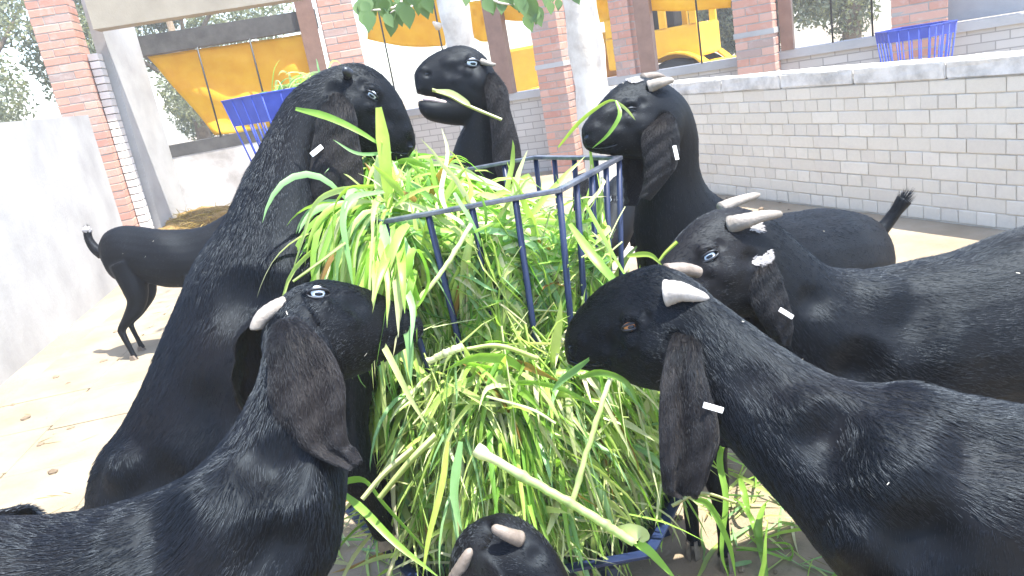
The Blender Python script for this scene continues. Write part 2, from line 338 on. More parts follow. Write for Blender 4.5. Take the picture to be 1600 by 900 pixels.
# ---- the long building on the right
BA, BB = at(800, 143, 10.0)[:2], at(1245, 80, 8.4)[:2]; bu = unit(BB-BA); bang = math.atan2(bu[1], bu[0])
bn = np.array([bu[1], -bu[0]]); bn = bn if bn @ BA < 0 else -bn
def BP(px, py): return on_plane(px, py, BA, BB)
bld = thing('long_shed', (*((BA+BB)/2), 0), 'long open shed with brown frames and grey sill wall behind the right wall', 'shed')
zs2 = BP(1000, 116)[2]
def sillm():
    m, n, l, b = mat('grey_brickwork_far'); t = n.new('ShaderNodeTexBrick'); t.inputs['Scale'].default_value = 1; t.inputs['Brick Width'].default_value = .24; t.inputs['Row Height'].default_value = .085; t.inputs['Mortar Size'].default_value = .006
    tc = n.new('ShaderNodeTexCoord'); mp = n.new('ShaderNodeMapping'); mp.inputs['Rotation'].default_value = (math.pi/2, 0, 0); l.new(tc.outputs['Object'], mp.inputs[0]); l.new(mp.outputs[0], t.inputs[0])
    t.inputs[1].default_value = (.40, .38, .35, 1); t.inputs[2].default_value = (.48, .46, .43, 1); t.inputs[3].default_value = (.26, .25, .23, 1)
    l.new(t.outputs[0], b.inputs['Base Color']); b.inputs['Roughness'].default_value = .9; return m
M['sillbrick'] = sillm()
a = BP(560, 170); b = BP(1700, 40); L_ = float(np.linalg.norm((b-a)[:2])); ctr = (a+b)[:2]/2-bn*.14
bm = bmesh.new(); add_box(bm, (0, 0, 0), L_, .24, zs2-.08); o = bm_obj('sill_wall', bm, M['sillbrick'], bld)
o.location = (*ctr, (zs2-.08)/2); o.rotation_euler = (0, 0, bang)
slab_on(BP, 'sill_ledge', 560, 170, 1700, 40, .3, M['plaster'], bld, zs2-.078, zs2+.01, -.02)
slab_on(BP, 'head_beam', 560, 60, 1700, 0, .28, M['lintel'], bld, zs2+1.62, zs2+2.0)
for px, wd in ((781, 26), (1012, 24), (1232, 20)):
    slab_on(BP, 'frame_post', px-wd/2, 90, px+wd/2, 90, .12, M['brown_frame'], bld, zs2+.012, zs2+1.618, -.03)
for px in (600, 688, 1093, 1301, 1364):
    q = BP(px, 60); tube('rod', [(q[0], q[1], zs2+.012), (q[0], q[1], zs2+1.618)], .011, M['black_metal'], bld, 6)
box('bay_panel', (*(BP(1560, 30)[:2]-bn*.22), zs2+.82), 1.5, .05, 1.6, M['bay_panel'], bld, (*bu, 0), (-bu[1], bu[0], 0))  # plain grey panel across the end bay
for px, lab, w_ in ((872, 'red brick pillar behind the tree trunk, beside the standing goat', .36), (976, 'pale red brick pillar seen between tarpaulins, right of the tree trunk', .24), (1189, 'red brick pillar with a pale stone band above the grey wall', .40), (1438, 'red brick pillar behind the far blue feeder on the right', .50)):
    pillar(BP(px, 90)[:2]+bn*(.12 if px in (872, 1189) else -.1), bang, w_, 2.9, lab)
for px in (872, 1189):
    q = BP(px, 50 if px == 1189 else 100); q2 = BP(px, 90)[:2]+bn*.12; W_ = .36 if px == 872 else .40
    o = box('stone_band', (*q2, q[2]), W_+.012, W_+.012, .055, M['plaster'], bld, (*bu, 0), (-bu[1], bu[0], 0))
def btarp(x0, y0, x1, y1, x2, y2, x3, y3, label, seed, sag=.05, amp=.03):
    drape('tarpaulin', [BP(x0, y0), BP(x1, y1), BP(x2, y2), BP(x3, y3)], sag, M['tarp'], label, -.2, amp=amp, seed=seed, n=16)
btarp(575, 0, 700, -15, 700, 70, 575, 60, 'orange yellow tarpaulin rolled above the window, left of the slim trunk', 5)
btarp(735, 0, 775, -5, 775, 62, 735, 50, 'narrow strip of yellow tarpaulin between slim trunk and brown post', 6)
btarp(790, -10, 862, -20, 862, 20, 790, 28, 'short yellow tarpaulin behind the hanging leaves', 7)
btarp(930, -30, 1000, -40, 985, 15, 930, 36, 'crumpled yellow tarpaulin right of the pale tree trunk', 8, .03, .05)
btarp(1018, -40, 1160, -50, 1160, 8, 1018, 14, 'long yellow tarpaulin strip above the parked machine', 9, .02)
# ---- straw heap on the shed floor
bm = bmesh.new(); q = WP(300, 300)[:2]+fn*.55; bmesh.ops.create_icosphere(bm, subdivisions=5, radius=1)
for v in bm.verts:
    n_ = 1+.13*math.sin(9*v.co.x+4*v.co.y)+.1*math.sin(17*v.co.y-6*v.co.x)+random.uniform(-.05, .05)
    lx, ly, lz = v.co.x*1.15*n_, v.co.y*.42*n_, max(0, v.co.z)*.27*n_; v.co = Vector((q[0]+fu[0]*lx-fn[0]*ly, q[1]+fu[1]*lx-fn[1]*ly, lz-.01))
o = straw_heap = sub(bm_obj('straw_heap', bm, M['straw'])); tag(o, 'golden straw heap below the left shed window', 'straw')
# ---- concrete slabs by the left wall
for i in range(4):
    for j in range(9):
        c = np.array([-2.62+i*.52+j*-.05, 2.55+j*.52]); place_brick(g, (*c, -.012+random.uniform(-.003, .003)), .12+random.uniform(-.004, .004), .515, .515, .05, 'slab', 'paving_slab', i+j)
# ---- trees
def crown(name, c, rx, ry, rz, n, size, m, parent, seed=0, holes=.3):
    r = np.random.default_rng(seed); nb = 34; bl = r.normal(size=(nb, 3)); bl = unit(bl)*r.uniform(.35, 1, (nb, 1))**.6; rad = r.uniform(.16, .34, nb)
    idx = r.integers(0, nb, n); p = bl[idx]+unit(r.normal(size=(n, 3)))*(rad[idx]*r.uniform(.25, 1, n)**.5)[:, None]
    p = p*np.array([rx, ry, rz])+np.array(c); a = unit(r.normal(size=(n, 3))); b = unit(np.cross(a, r.normal(size=(n, 3)))); s = size*r.uniform(.6, 1.4, n)[:, None]
    V = np.stack([p-a*s, p+b*s*.45, p+a*s, p-b*s*.45], 1).reshape(-1, 3); F = np.arange(n*4).reshape(-1, 4)
    me = bpy.data.meshes.new(name); me.from_pydata(V.tolist(), [], F.tolist()); me.materials.append(m); return link(bpy.data.objects.new(name, me), parent)
def far_tree(px, dep, h, rx, label, seed):
    p = pz(px, dep, 0); t = thing('tree', (p[0], p[1], 0), label, 'tree', 'trees beyond the sheds'); r = random.Random(seed)
    tube('trunk', [(p[0], p[1], -.1), (p[0]+.1, p[1], h*.25), (p[0]-.05, p[1]+.1, h*.6)], [.22, .17, .08], M['bark_dark'], t, 10)
    for k in range(5):
        a = r.uniform(0, 6.28); z0 = h*r.uniform(.25, .45); tube('branch', [(p[0]+.05, p[1], z0), (p[0]+rx*.4*math.cos(a), p[1]+rx*.4*math.sin(a), z0+h*.15), (p[0]+rx*.7*math.cos(a), p[1]+rx*.7*math.sin(a), z0+h*.3)], [.08, .05, .02], M['bark_dark'], t, 6)
    crown('crown', (p[0], p[1], h*.58), rx, rx, h*.45, 55000, .06, M['leaf_far'], t, seed)
far_tree(-30, 17, 8.5, 3.4, 'hazy leafy tree beyond the plastered wall at far left', 1)
far_tree(330, 21, 6.5, 3.0, 'grey green tree seen through the left shed window', 2)
far_tree(1190, 19, 4.2, 2.0, 'low bushy tree glimpsed right of the yellow machine', 4)
far_tree(1330, 17, 6.0, 2.2, 'green tree seen through the shed left of the far feeder', 5)
def leaf_geo(base, d, L, r):
    d = unit(d); side = unit(np.cross(d, np.array([r.uniform(-.4, .4), -1, r.uniform(-.3, .3)]))); nn = np.cross(side, d); V = []; F = []
    prof = [(0, .02), (.12, .30), (.3, .47), (.5, .46), (.7, .32), (.88, .12), (1, .0)]
    for t, w_ in prof:
        c = base+d*L*t+np.array([0, 0, -1])*L*.12*t*t; V += [c-side*L*w_*.8+nn*L*.06*w_*3, c, c+side*L*w_*.8+nn*L*.06*w_*3]
    for i in range(len(prof)-1):
        a = i*3; F += [(a, a+3, a+4, a+1), (a+1, a+4, a+5, a+2)]
    return V, F
def yard_tree(px, py, dep, rb, rt, label, lean, seed, twigs, knots=()):
    p = at(px, py, dep); r = random.Random(seed); b = np.array([p[0], p[1], 0.0]); t = thing('yard_tree', b, label, 'tree', 'trees in the yard')
    top = np.array([p[0]+lean[0], p[1]+lean[1], 4.6]); P = catmull([b+np.array([0, 0, -.1]), b*.6+top*.4+np.array([.02, 0, -.9]), b*.45+top*.55+np.array([-.01, .02, -.5]), top], 8)
    P[:, :2] = b[:2]+(P[:, 2:3]/4.6)*np.array(lean)
    R = np.linspace(rb, rt, len(P))*(1+.05*np.sin(np.arange(len(P))*1.7)); R[:3] *= [1.3, 1.15, 1.05]
    V, F = tube_geo(P, R, 18); V = [v+rng.normal(size=3)*.003 for v in V]; mesh_obj('trunk', V, F, M['bark'], t, True)
    for k in knots:
        q = at(*k); tube('knot', [q-np.array([.03, 0, 0]), q+np.array([-.06, -.05, .03])], [.03, .008], M['bark'], t, 8)
    for k in range(5):
        a = r.uniform(0, 6.28); s = P[int(len(P)*r.uniform(.72, .95))]; tube('branch', catmull([s, s+np.array([.4*math.cos(a), .4*math.sin(a), .35]), s+np.array([1.0*math.cos(a), 1.0*math.sin(a), .55])], 5), np.linspace(.05, .015, 11), M['bark'], t, 8)
    for (x0, y0, d0, x1, y1, d1, n, L) in twigs:
        A, B = at(x0, y0, d0), at(x1, y1, d1); s = P[int(len(P)*.83)]; mid_ = (s+A)/2+np.array([0, 0, .3])
        tube('twig', catmull([s, mid_, A, B], 8), np.linspace(.014, .003, 25), M['bark'], t, 6)
        for i in range(n):
            f = r.random(); c = A+(B-A)*f+np.array([r.uniform(-.07, .07), r.uniform(-.12, .12), r.uniform(-.05, .05)])
            V, F = leaf_geo(c, np.array([r.uniform(-.5, .5), r.uniform(-.5, .3), -1.0]), L*r.uniform(.7, 1.15), r); mesh_obj('leaf', V, F, M['leaf'], t, True)
    crown('crown', (top[0], top[1], 5.4), 1.3, 1.3, .9, 420, .07, M['leaf'], t, seed); return t
yard_tree(922, 120, 5.2, .125, .10, 'pale thick tree trunk behind the goat with a grass blade on its brow', (.0, 0), 11, [(905, -30, 4.4, 860, -6, 4.3, 8, .085)])
yard_tree(718, 60, 5.6, .115, .10, 'slim tan tree trunk with hanging leaves behind the open-mouthed goat', (.0, 0), 12,
          [(640, -30, 3.5, 560, 22, 3.4, 26, .085), (650, -25, 3.5, 610, 20, 3.4, 14, .085), (745, -30, 3.9, 840, 10, 3.8, 26, .085)], [(692, 40, 5.45)])
# ================================================================== goats
VIEW = CM[:, 2]
def loft_geo(T, B, Wd, sub_n=5, seg=22, egg=.10):
    T, B, Wd = np.asarray(T, float), np.asarray(B, float), np.asarray(Wd, float)
    D = catmull(np.hstack([T, B, Wd[:, None]]), sub_n); T, B, Wd = D[:, :3], D[:, 3:6], np.maximum(D[:, 6], .004)
    c = (T+B)/2; b = np.linalg.norm(T-B, axis=1)/2; up = unit(T-B); tg = unit(np.gradient(c, axis=0)); lat = unit(np.cross(tg, up))
    V = []; F = []; n = len(c)
    for i in range(n):
        for k in range(seg):
            q = 2*math.pi*k/seg; cs, sn = math.cos(q), math.sin(q)
            V.append(c[i]+up[i]*b[i]*cs+lat[i]*Wd[i]*sn*(1-egg*cs))
    for i in range(n-1):
        for k in range(seg): F.append((i*seg+k, (i+1)*seg+k, (i+1)*seg+(k+1) % seg, i*seg+(k+1) % seg))
    V += [c[0], c[-1]]; a, z = len(V)-2, len(V)-1
    for k in range(seg):
        F.append((a, k, (k+1) % seg)); F.append((z, (n-1)*seg+(k+1) % seg, (n-1)*seg+k))
    return V, F, c, tg
def stations(L):
    T, B, W_ = [], [], []
    for s in L:
        if s[0] == 'z': _, px, dep, zt_, zb_, wd = s; T.append(pz(px, dep, zt_)); B.append(pz(px, dep, zb_)); W_.append(wd)
        else: (tx, ty), (bx, by), dep, wd = s; T.append(at(tx, ty, dep)); B.append(at(bx, by, dep)); W_.append(wd)
    return T, B, W_
def hoof_geo(p, d):
    d = np.array([d[0], d[1], 0.0]); d = unit(d); s = np.array([-d[1], d[0], 0]); V = []; F = []
    for k in (-1, 1):
        o = len(V)
        for z, f0, f1, w0 in ((-.002, -.024, .036, .017), (.022, -.02, .026, .015), (.045, -.017, .012, .012)):
            for f, e in ((f0, .2), (f1, .25), (f1*.6, 1), (f0*.9, 1)): V.append(p+d*f+s*k*(.0025+w0*e*1.0)+np.array([0, 0, z]))
        for r_ in range(2):
            for q in range(4): a = o+r_*4+q; b = o+r_*4+(q+1) % 4; F.append((a, b, b+4, a+4))
        F += [(o+3, o+2, o+1, o), (o+8, o+9, o+10, o+11)]
    return V, F
class Goat:
    def __init__(s, label, base, group='black goats at the fodder'):
        s.root = thing('goat', (base[0], base[1], 0), label, 'goat', group); s.V, s.F = [], []; s.spc, s.spt, s.spl = [], [], []
        s.pieces = []
    def add(s, V, F):
        o = len(s.V); s.V += [np.asarray(v) for v in V]; s.F += [tuple(i+o for i in f) for f in F]
    def spine(s, c, t, ln): s.spc += list(c); s.spt += list(t); s.spl += list(ln)
    def trunk(s, L, nh, egg=.1):
        """head (nose first, nh stations), neck, trunk"""
        T, B, W_ = stations(L); V, F, c, t = loft_geo(T, B, W_, egg=egg); s.add(V, F); k = nh*5
        ln = [0.5 if i < k else (.8 if i < k+10 else 1.0) for i in range(len(c))]; s.spine(c, t, ln)
        T, B = np.array(T), np.array(B); h = nh//2; ctr = (T[1:nh].mean(0)+B[1:nh].mean(0))/2
        ax = unit((T[0]+B[0])/2-(T[nh-1]+B[nh-1])/2); up = unit(T[h]-B[h]); s.hlat = unit(np.cross(ax, up)); s.hup = unit(np.cross(s.hlat, ax)); s.hax = ax; s.hc = ctr
        s.hc = (T[h]+B[h])/2
        if s.hlat @ VIEW > 0: s.hlat = -s.hlat           # hlat points to the camera side
        return s
    def extra(s, L, egg=0):
        T, B, W_ = stations(L); V, F, c, t = loft_geo(T, B, W_, egg=egg); s.add(V, F); s.spine(c, t, [.5]*len(c))
    def limb(s, P, R, fur=.7):
        D = catmull(np.hstack([np.asarray(P, float), np.asarray(R, float)[:, None]]), 5); V, F = tube_geo(D[:, :3], D[:, 3], 14); s.add(V, F)
        s.spine(D[:, :3], unit(np.gradient(D[:, :3], axis=0)), [fur]*len(D))
    def leg(s, top, foot_, facing, hind=False, r=1.0, fz=0.0):
        top = np.array(top, float); f = np.array([foot_[0], foot_[1], fz]); d = np.array([facing[0], facing[1], 0.0]); d = unit(d); H = top[2]-fz
        L = lambda t: top*(1-t)+f*t
        if hind:
            P = [top+np.array([0, 0, .04]), L(.25)+d*.05, L(.42)+d*.04, L(.62)-d*.055, L(.70)-d*.052, L(.88)-d*.005, L(.955)+d*.012]
            R = np.array([.105, .085, .058, .030, .022, .0175, .024])*r
        else:
            P = [top+np.array([0, 0, .02]), L(.25)-d*.012, L(.45)+d*.004, L(.56)+d*.01, L(.64)+d*.006, L(.88)+d*.0, L(.955)+d*.012]
            R = np.array([.080, .052, .033, .029, .021, .0175, .024])*r
        s.limb(P, R); V, F = hoof_geo(f+d*.012, d); s.pieces.append(('hoof', V, F, 'hoof'))
    def finish(s, voxel=.005, carve=(), eye=None, lips=(), fs=1.0, nhair=80000, hlen=.015, hairmat='hair', smooth=5, seed=0, hrad=.0004, lift=.17):
        me = bpy.data.meshes.new('body'); me.from_pydata([tuple(v) for v in s.V], [], s.F); o = bpy.data.objects.new('tmp', me); C.objects.link(o)
        m1 = o.modifiers.new('r', 'REMESH'); m1.mode = 'VOXEL'; m1.voxel_size = voxel; m2 = o.modifiers.new('s', 'SMOOTH'); m2.factor = .5; m2.iterations = smooth
        dg = bpy.context.evaluated_depsgraph_get(); me2 = bpy.data.meshes.new_from_object(o.evaluated_get(dg)); bpy.data.objects.remove(o); me2.name = 'body'
        n = len(me2.vertices); co = np.empty(n*3); me2.vertices.foreach_get('co', co); co = co.reshape(-1, 3); no = np.empty(n*3); me2.vertices.foreach_get('normal', no); no = no.reshape(-1, 3)
        lw = np.clip((np.linalg.norm(co-s.hc, axis=1)-.16)/.15, .12, 1)[:, None]
        co = co+no*(.0035*lw*np.sin(co[:, :1]*23+co[:, 2:]*17)*np.sin(co[:, 1:2]*19-co[:, 2:]*13))
        me2.calc_loop_triangles(); TR = np.empty(len(me2.loop_triangles)*3, np.int32); me2.loop_triangles.foreach_get('vertices', TR); TR = TR.reshape(-1, 3).tolist()
        s.bvh = BVHTree.FromPolygons(co.tolist(), TR)
        for c in carve:                                   # (px,py,radius,amount[,mirror])
            h_, nn = s.hit(c[0], c[1])
            if h_ is None: continue
            for q in ((h_, s.mirror(h_)) if len(c) < 5 or c[4] else (h_,)):
                d = np.linalg.norm(co-q, axis=1); k = d < c[2]; co[k] += no[k]*(c[3]*(1-(d[k]/c[2])**2)**2)[:, None]
        feats = []
        if eye:
            h_, nn = s.hit(*eye)
            if h_ is not None:
                for a, b, rr, am in ((0, 0, .021, -.0075), (.004, .019, .020, .0085), (-.016, .014, .017, .006), (.030, -.004, .020, -.005), (.012, -.027, .020, .0055), (.06, -.022, .034, -.0065), (-.02, -.05, .040, .007), (-.078, -.045, .030, -.010), (-.034, .010, .018, -.005), (.075, .012, .03, .004), (.05, -.05, .022, .004)):
                    q, _, _, _ = s.bvh.find_nearest(Vector(h_+s.hax*a*fs+s.hup*b*fs)); feats.append((np.array(q), rr*fs, am*fs))
        for p in lips:
            h_, nn = s.hit(*p)
            if h_ is not None: feats.append((h_, .0095, -.0045))
        for q0, rr, am in feats:
            for q in (q0, s.mirror(q0)):
                d = np.linalg.norm(co-q, axis=1); k = d < rr; co[k] += no[k]*(am*(1-(d[k]/rr)**2)**2)[:, None]
        me2.vertices.foreach_set('co', co.ravel()); me2.update(); me2.shade_smooth(); me2.materials.clear(); me2.materials.append(M['fur'])
        s.body = link(bpy.data.objects.new('body', me2), s.root)
        s.bvh = BVHTree.FromPolygons(co.tolist(), TR)
        if nhair: s.fur(me2, nhair, hlen, hairmat, seed, hrad, lift)
        for nm, V, F, m_ in s.pieces: mesh_obj(nm, V, F, M[m_], s.root)
        return s
    def fur(s, me, n, hl, hm, seed, hrad, lift):
        r = np.random.default_rng(seed+3); me.calc_loop_triangles(); nt = len(me.loop_triangles); tri = np.empty(nt*3, np.int32); me.loop_triangles.foreach_get('vertices', tri); tri = tri.reshape(-1, 3)
        nv = len(me.vertices); co = np.empty(nv*3); me.vertices.foreach_get('co', co); co = co.reshape(-1, 3); no = np.empty(nv*3); me.vertices.foreach_get('normal', no); no = no.reshape(-1, 3)
        A = np.linalg.norm(np.cross(co[tri[:, 1]]-co[tri[:, 0]], co[tri[:, 2]]-co[tri[:, 0]]), axis=1); ctr_ = co[tri].mean(1); A = A*np.where(np.linalg.norm(ctr_-s.hc, axis=1) < .17, 2.6, 1.0); idx = r.choice(nt, n, p=A/A.sum())
        u = r.random(n); v = r.random(n); k = u+v > 1; u[k] = 1-u[k]; v[k] = 1-v[k]; wt = np.stack([1-u-v, u, v], 1)[:, :, None]
        P = (co[tri[idx]]*wt).sum(1); N = unit((no[tri[idx]]*wt).sum(1)); sc, st_, sl = np.array(s.spc), unit(np.array(s.spt)), np.array(s.spl)
        near = np.empty(n, int)
        for a in range(0, n, 4000): near[a:a+4000] = ((P[a:a+4000, None]-sc[None])**2).sum(2).argmin(1)
        d = st_[near]+np.array([0, 0, -.38]); cell = np.floor(P/.013).astype(np.int64); hsh = (cell[:, 0]*73856093 ^ cell[:, 1]*19349663 ^ cell[:, 2]*83492791)
        j = np.stack([np.sin(hsh*.731), np.sin(hsh*1.137+1), np.sin(hsh*.377+2)], 1)
        big = np.stack([np.sin(P[:, 0]*31+P[:, 2]*17), np.sin(P[:, 1]*29+P[:, 0]*13), np.sin(P[:, 2]*23-P[:, 0]*19)], 1)
        d = d+j*.15+big*.09+r.normal(size=(n, 3))*.11; d = unit(d-N*(d*N).sum(1, keepdims=True))
        ln = hl*sl[near]*r.uniform(.6, 1.25, n)*np.where(N[:, 2] > .55, 1.35, 1.0); lf = lift*r.uniform(.5, 1.5, n)*np.where(N[:, 2] > .55, 1.3, 1.0)
        t1 = unit(d+N*lf[:, None]); t2 = unit(d+N*(lf*.35)[:, None]); p0 = P-N*.001; p1 = p0+t1*(ln*.5)[:, None]; p2 = p1+t2*(ln*.5)[:, None]
        cv = bpy.data.hair_curves.new('fur'); cv.add_curves([3]*n); pos = np.stack([p0, p1, p2], 1).reshape(-1).astype(np.float32)
        cv.attributes['position'].data.foreach_set('vector', pos) if 'position' in cv.attributes else cv.position_data.foreach_set('vector', pos)
        ra = cv.attributes.get('radius') or cv.attributes.new('radius', 'FLOAT', 'POINT')
        ra.data.foreach_set('value', np.tile(np.array([1, .8, .25], np.float32)*hrad, n)); cv.materials.append(M[hm])
        o = link(bpy.data.objects.new('fur', cv), s.root); o['kind'] = 'stuff'
        k = r.choice(n, 11); V = []; F = []
        for i in k:
            a = unit(r.normal(size=3)); b = unit(np.cross(a, N[i]))*r.uniform(.0015, .0045); c = unit(np.cross(b, N[i]))*.0006; q = P[i]+N[i]*.006; o_ = len(V)
            V += [q-b-c, q+b-c, q+b+c, q-b+c]; F.append((o_, o_+1, o_+2, o_+3))
        tag(mesh_obj('straw_flecks', V, F, M['straw_pale'], s.root), kind='stuff')
    def mirror(s, p): return p-2*((p-s.hc) @ s.hlat)*s.hlat
    def hit(s, px, py):
        r = unit(at(px, py, 1)-CAMP); h_, n_, i_, d_ = s.bvh.ray_cast(Vector(CAMP), Vector(r))
        return (None, None) if h_ is None else (np.array(h_), np.array(n_))
    def eye(s, px, py, r=.0125, iris='eye_white', both=True, open_=.62, depth_in=.0075, lab=None):
        h_, n_ = s.hit(px, py)
        if h_ is None: print('eye miss', px, py); return
        for k, (p, n) in enumerate(((h_, n_), (s.mirror(h_), n_-2*(n_ @ s.hlat)*s.hlat))[:2 if both else 1]):
            n = unit(n); fwd = unit(s.hax-n*(s.hax @ n)); up = np.cross(n, fwd); up = up if up @ s.hup > 0 else -up; c = p-n*depth_in
            bm = bmesh.new(); bmesh.ops.create_uvsphere(bm, u_segments=20, v_segments=12, radius=r)
            for v in bm.verts: v.co = Vector(c)+Vector(fwd)*v.co.x*1.05+Vector(up)*v.co.y+Vector(n)*v.co.z
            e = sub(bm_obj('eye', bm, M[iris], s.root, True))
            bm = bmesh.new(); bmesh.ops.create_uvsphere(bm, u_segments=16, v_segments=8, radius=1)
            for v in bm.verts: v.co = Vector(c+n*r*.93)+Vector(fwd)*v.co.x*r*.50+Vector(up)*v.co.y*r*.24+Vector(n)*v.co.z*r*.12
            bm_obj('pupil', bm, M['pupil'], e, True)
            for sg, dr in ((1, 1.0), (-1, .8)):               # upper and lower lid
                P = []
                for a in np.linspace(-1, 1, 11):
                    hh = math.sqrt(max(0, 1-a*a)); P.append(c+fwd*a*r*1.35+up*sg*hh*r*open_*dr+n*r*(.30+.72*math.sqrt(max(0, 1-(a*.9)**2))*math.sqrt(max(0.05, 1-(hh*open_)**2))))
                R = [r*(.06+.13*math.sqrt(max(0, 1-a*a))) for a in np.linspace(-1, 1, 11)]
                tube('eyelid', P, R, M['lid'], s.root, 8)
    def horn(s, pts, r0, r1, m='horn', flatn=1.0, mirror=False):
        P = np.array([at(*p) for p in pts]); P = catmull(P, 6)
        for q in ((P, np.array([s.mirror(p) for p in P])) if mirror else (P,)):
            n = len(q); R = np.linspace(r0, r1, n)*(1+.035*np.sin(np.arange(n)*2.2)*np.linspace(1, .2, n)); R[-1] *= .35; R[-2] *= .75; R[-3] *= .93; tube('horn', q, R, M[m], s.root, 14)
    def ear(s, st, bulge=.02, wave=.005, mir=True, label=None, m='ear', thick=.0022, wn=2.5, patch=None):
        """st: (left px, right px, depth) down the ear"""
        st = [((np.array(st[0][0])*.85+np.array(st[0][1])*.15), (np.array(st[0][1])*.85+np.array(st[0][0])*.15), st[0][2]+.03)]+list(st[1:])
        A = catmull([np.hstack([at(*a, d), at(*b, d)]) for a, b, d in st], 6); n = len(A); mU = 17; V = []; F = []
        L, R = A[:, :3], A[:, 3:]; vd = -VIEW
        def ridge(u, t): return wave*(math.sin(wn*math.pi*u+.8)*min(1, t*2.5)+.45*math.sin(2.3*wn*math.pi*u+5*t)*min(1, t*2))
        for side in (1, -1):
            for i in range(n):
                t = i/(n-1)
                for j in range(mU):
                    u = j/(mU-1); e = (2*u-1); p = L[i]*(1-u)+R[i]*u; off = bulge*(1-e*e)+ridge(u, t)+.0016*math.sin(37*t+9*u)+side*thick*(1-e**6*.85)*(1 if 0 < i < n-1 else .2)
                    V.append(p+vd*off)
        N = n*mU
        for i in range(n-1):
            for j in range(mU-1):
                a = i*mU+j; F.append((a, a+1, a+mU+1, a+mU)); F.append((N+a, N+a+mU, N+a+mU+1, N+a+1))
        for i in range(n-1):
            a = i*mU; F.append((a, a+mU, N+a+mU, N+a)); a += mU-1; F.append((a+mU, a, N+a, N+a+mU))
        for j in range(mU-1):
            F.append((j, N+j, N+j+1, j+1)); a = (n-1)*mU+j; F.append((a, a+1, N+a+1, N+a))
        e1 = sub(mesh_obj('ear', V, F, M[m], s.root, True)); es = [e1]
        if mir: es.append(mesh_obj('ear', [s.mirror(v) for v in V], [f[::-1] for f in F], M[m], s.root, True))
        for q in es: q.data.attributes.new('down', 'FLOAT', 'POINT').data.foreach_set('value', np.tile(np.repeat(np.arange(n)/(n-1), mU), 2).astype(np.float32))
        Vn = np.array(V[:N]).reshape(n, mU, 3); Vb = np.array(V[N:]).reshape(n, mU, 3); r = np.random.default_rng(n+int(st[1][2]*1000)); cnt = 7000
        t = r.beta(.9, 1.15, cnt)*(n-1.001); u = r.random(cnt)*(mU-1.001); i0, j0 = t.astype(int), u.astype(int); ft, fu_ = (t-i0)[:, None], (u-j0)[:, None]
        def bil(G_, i_): return G_[i_, j0]*(1-fu_)+G_[i_, j0+1]*fu_
        sd_ = (r.random(cnt) < .72)[:, None]; a_ = np.where(sd_, bil(Vn, i0), bil(Vb, i0)); b_ = np.where(sd_, bil(Vn, i0+1), bil(Vb, i0+1)); p0 = a_*(1-ft)+b_*ft; nn = np.where(sd_, 1, -1)*vd
        d = unit(unit(b_-a_)+r.normal(size=(cnt, 3))*.22); tt = (t/(n-1))[:, None]; ln = (.013*(1-tt)**1.5+.0035)*r.uniform(.6, 1.3, (cnt, 1)); p1 = p0+(d+nn*.30)*ln*.5; p2 = p1+(d+nn*.05)*ln*.5
        for q, mr in ((e1, 0), (es[-1], 1))[:len(es)]:
            pp = [p0, p1, p2] if not mr else [x-2*((x-s.hc) @ s.hlat)[:, None]*s.hlat for x in (p0, p1, p2)]
            cv = bpy.data.hair_curves.new('ear_fur'); cv.add_curves([3]*cnt); cv.attributes['position'].data.foreach_set('vector', np.stack(pp, 1).reshape(-1).astype(np.float32))
            (cv.attributes.get('radius') or cv.attributes.new('radius', 'FLOAT', 'POINT')).data.foreach_set('value', np.tile(np.array([1, .8, .25], np.float32)*.00032, cnt)); cv.materials.append(M['ear_hair'])
            sub(q); link(bpy.data.objects.new('ear_fur', cv), q)['kind'] = 'stuff'
        return e1
    def tagstrip(s, ear_, a, b, dep, w=.009):
        A, B = at(*a, dep), at(*b, dep); d = unit(B-A); sd = unit(np.cross(d, VIEW)); n = np.cross(sd, d); c = (A+B)/2; L_ = np.linalg.norm(B-A)
        bm = bmesh.new(); add_box(bm, c-VIEW*.004, L_, w, .0018, tuple(d), tuple(sd)); o = bm_obj('ear_tag', bm, M['tag'], ear_, bevel=.0006)
    def mouth(s, pts, r=.0024):
        P = [s.hit(*p) for p in catmull(pts, 4)]; P = [h-n*r*.3 for h, n in P if h is not None]
        if len(P) > 2: tube('mouth', P, [r*.4]+[r]*(len(P)-2)+[r*.4], M['pupil'], s.root, 6)
    def nostril(s, px, py, rx, ry, rot=0.0):
        h, n = s.hit(px, py)
        if h is None: return
        n = unit(n); a = unit(s.hax-n*(s.hax @ n)); b = np.cross(n, a); a, b = a*math.cos(rot)+b*math.sin(rot), b*math.cos(rot)-a*math.sin(rot); bm = bmesh.new(); bmesh.ops.create_uvsphere(bm, u_segments=14, v_segments=8, radius=1)
        for v in bm.verts: v.co = Vector(h-n*.001)+Vector(a)*v.co.x*rx+Vector(b)*v.co.y*ry*(1+.4*v.co.x)+Vector(n)*v.co.z*.0028
        bm_obj('nostril', bm, M['pupil'], s.root, True)
    def tail(s, pts, R, tip=None, hs=1.0):
        P = catmull([at(*p) for p in pts], 5); R = np.interp(np.linspace(0, 1, len(P)), np.linspace(0, 1, len(R)), R); t = sub(tube('tail', P, R, M['fur'], s.root, 10))
        r = np.random.default_rng(5); V = []; F = []
        for i in range(900):
            k = max(r.integers(1, len(P)), r.integers(1, len(P))); n = unit(r.normal(size=3)); d = unit(P[k]-P[k-1]); q = P[k]+n*R[k]*.8; L_ = r.uniform(.012, .036)*hs; e = unit(d+n*.5); sd = unit(np.cross(e, n))*.0012; o = len(V); V += [q-sd, q+sd, q+e*L_]; F.append((o, o+1, o+2))
        tag(mesh_obj('tail_hair', V, F, M['hair'], t), kind='stuff')
